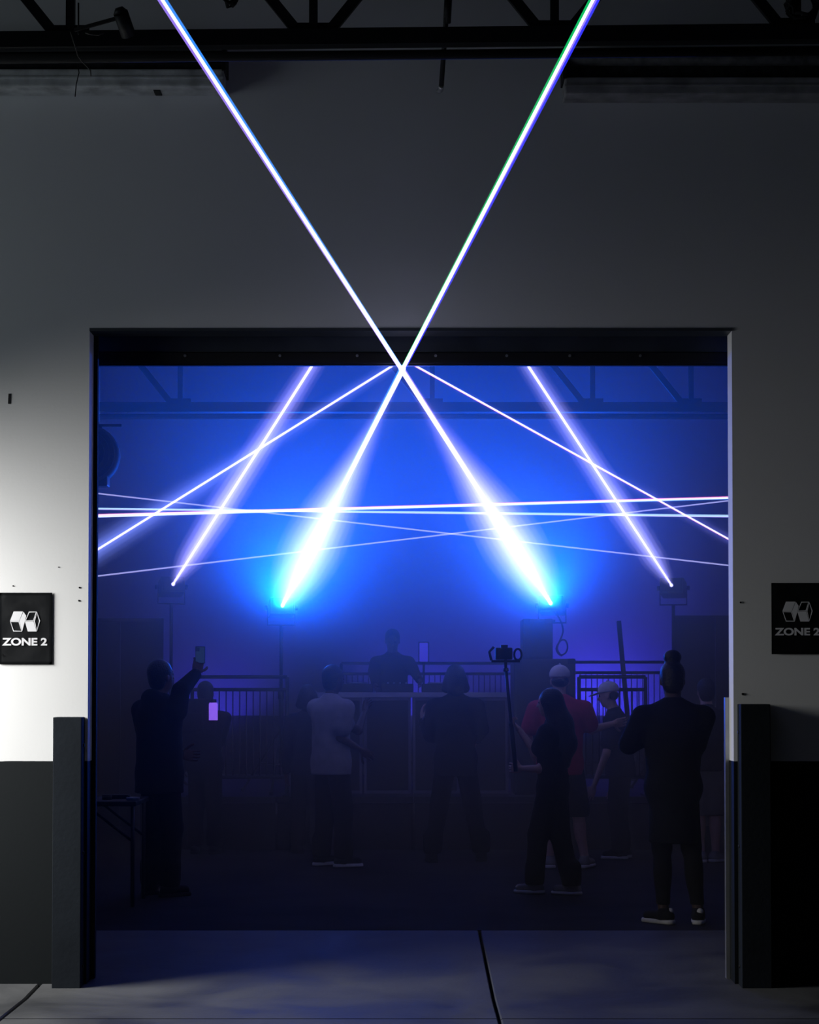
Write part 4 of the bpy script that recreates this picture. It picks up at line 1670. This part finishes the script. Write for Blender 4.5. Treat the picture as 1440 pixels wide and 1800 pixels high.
# 8 crimson shirt, white cap
d = 17.4
person('person in a crimson shirt, dark shorts and white cap facing the stage', (fl_(985, d), d), hgt(1170, d) * .985, .0, 'light', 'cap', C_mag, C_char, (S_grey, S_sole),
       {'l': (at(928, 1290, d + .02), at(938, 1330, d + .22)), 'r': (at(1040, 1283, d + .02), at(1078, 1272, d + .20), (1, .3, .1))},
       {'l': (fl_(966, d), d), 'r': (fl_(1028, d), d, .5)}, wide=1.22, loose=1.6, sleeve='short', hem=.468, leg='knee', cap=C_white)

# 9 second white cap, facing left
d = 18.4
person('person in a white cap and navy tee turned left behind the bun', (fl_(1092, d), d), hgt(1203, d) * 1.0, -1.25, 'light', 'cap', C_navy, C_char, (S_blk, S_sole),
       {'l': (at(1066, 1325, d - .25), at(1044, 1382, d - .2)), 'r': (at(1100, 1320, d + .2), at(1080, 1380, d + .2))}, wide=1.08, loose=1.2, sleeve='short', cap=C_white, look_down=.15, lean=(-.07, 0))

# 11 bare arm at the right edge
d = 18.0
person('person in a dark tee and khaki shorts half hidden at the right door edge', (fl_(1243, d), d), hgt(1196, d), -.1, 'light', 'short', C_char, C_khaki, (S_grey, S_sole),
       {'r': (at(1262, 1300, d), at(1250, 1330, d + .22))}, {'l': (fl_(1232, d), d), 'r': (fl_(1258, d), d, .9)}, wide=1.0, sleeve='short', leg='knee', hem=.50)

# 7 filming on a pole
d = 15.15
PB, PT = at(907, 1356, d - .02), at(889, 1172, d + .10)
p7, k7 = person('person with long black hair filming with a camera on a pole', (fl_(972, d), d), hgt(1214, d), -1.15, 'light', 'long', C_black, C_black, (S_grey, S_sole),
                {'l': (at(944, 1326, d - .02), at(913, 1283, d + .06), (-.6, .1, .6), (.5, -.2, .8)), 'r': (at(950, 1352, d - .06), at(918, 1351, d + .0), (-1, .1, .1), (0, 1, 0))},
                {'l': (fl_(940, d), d + .05, -1.35), 'r': (fl_(1004, d), d - .05, -1.25)}, wide=.92, loose=1.2, leg_loose=2.0, sleeve='short', hem=.46, hand_curl=(1.1, 1.1), hair_w=1.05)
t = thing('camera_pole', 'long black camera pole held upright with a rig on top', 'camera pole', tuple(PB))
b = bmesh.new()
bm_tube(b, [PB, PB.lerp(PT, .45)], .016, 12)
obj('grip', b, M_rubber, t)
b = bmesh.new()
bm_tube(b, [PB.lerp(PT, .45), PT], .012, 12)
obj('pole', b, M_black, t)
b = bmesh.new()
bm_tube(b, [PB.lerp(PT, .44), PB.lerp(PT, .47)], .018, 12)
bm_tube(b, [PB.lerp(PT, .955), PB.lerp(PT, .985)], .020, 12)
obj('collar', b, M_black, t)
b = bmesh.new()
c = at(891, 1177, d + .06)
bm_tube(b, [c + Vector((0, -.01, 0)), c + Vector((0, -.024, 0))], .0095, 10)
obj('clamp_knob', b, mat('bright_chrome', (0.9, 0.92, 0.95), .12, 1.0, emit=(.8, .85, 1.0), strength=0.0), t)
c = at(889, 1152, d + .10)
R_ = 1.25
b = bmesh.new()
bm_bar(b, c + Vector((-.085, 0, -.035)) * R_, c + Vector((.085, 0, -.035)) * R_, .03, .018)
bm_bar(b, PT, Vector((c.x, c.y, c.z - .03)), .022, .022, (1, 0, 0))
rig = obj('mount_bar', b, M_black, t)
b = box(c + Vector((-.062, -.03, -.026)) * R_, c + Vector((.04, .03, .046)) * R_, .01)
cm = obj('camera_body', b, M_black, t)
b = bmesh.new()
bm_tube(b, [c + Vector((-.012, .03, .01)) * R_, c + Vector((-.012, .085, .01)) * R_], .03, 18)
obj('lens', b, M_black, cm)
obj('viewfinder', box(c + Vector((-.03, -.034, .044)) * R_, c + Vector((.012, .02, .062)) * R_, .004), M_black, cm)
b = bmesh.new()
ring = [c + Vector((.073 + .022 * math.cos(a), 0, .005 + .034 * math.sin(a))) * R_ for a in [2 * PI * k / 16 for k in range(17)]]
bm_tube(b, ring, .008, 6)
obj('side_handle', b, M_black, t)
b = bmesh.new()
bm_tube(b, [c + Vector((-.085, -.01, -.03)) * R_, c + Vector((-.098, -.01, .02)) * R_, c + Vector((-.07, -.01, .05)) * R_], .010, 8)
obj('microphone_arm', b, M_black, t)

# 10 bun, black sweater, nearest
d = 13.25
person('person with a high bun in a loose black sweater nearest the camera at right', (fl_(1184, d), d), hgt(1167, d), .03, 'dark', 'bun', C_black, C_black, (S_blk, S_sole, 1),
       {'l': (at(1106, 1308, d + .02), at(1135, 1300, d + .30), (.6, .7, .3)), 'r': (at(1224, 1308, d + .02), at(1205, 1300, d + .30), (-.6, .7, .3))},
       {'l': (fl_(1165, d), d - .02, -.75), 'r': (fl_(1226, d), d - .02, .15)}, wide=1.18, low_w=1.0, loose=1.7, leg_loose=-.6, leg='ankle', hem=.31, look_down=.12)
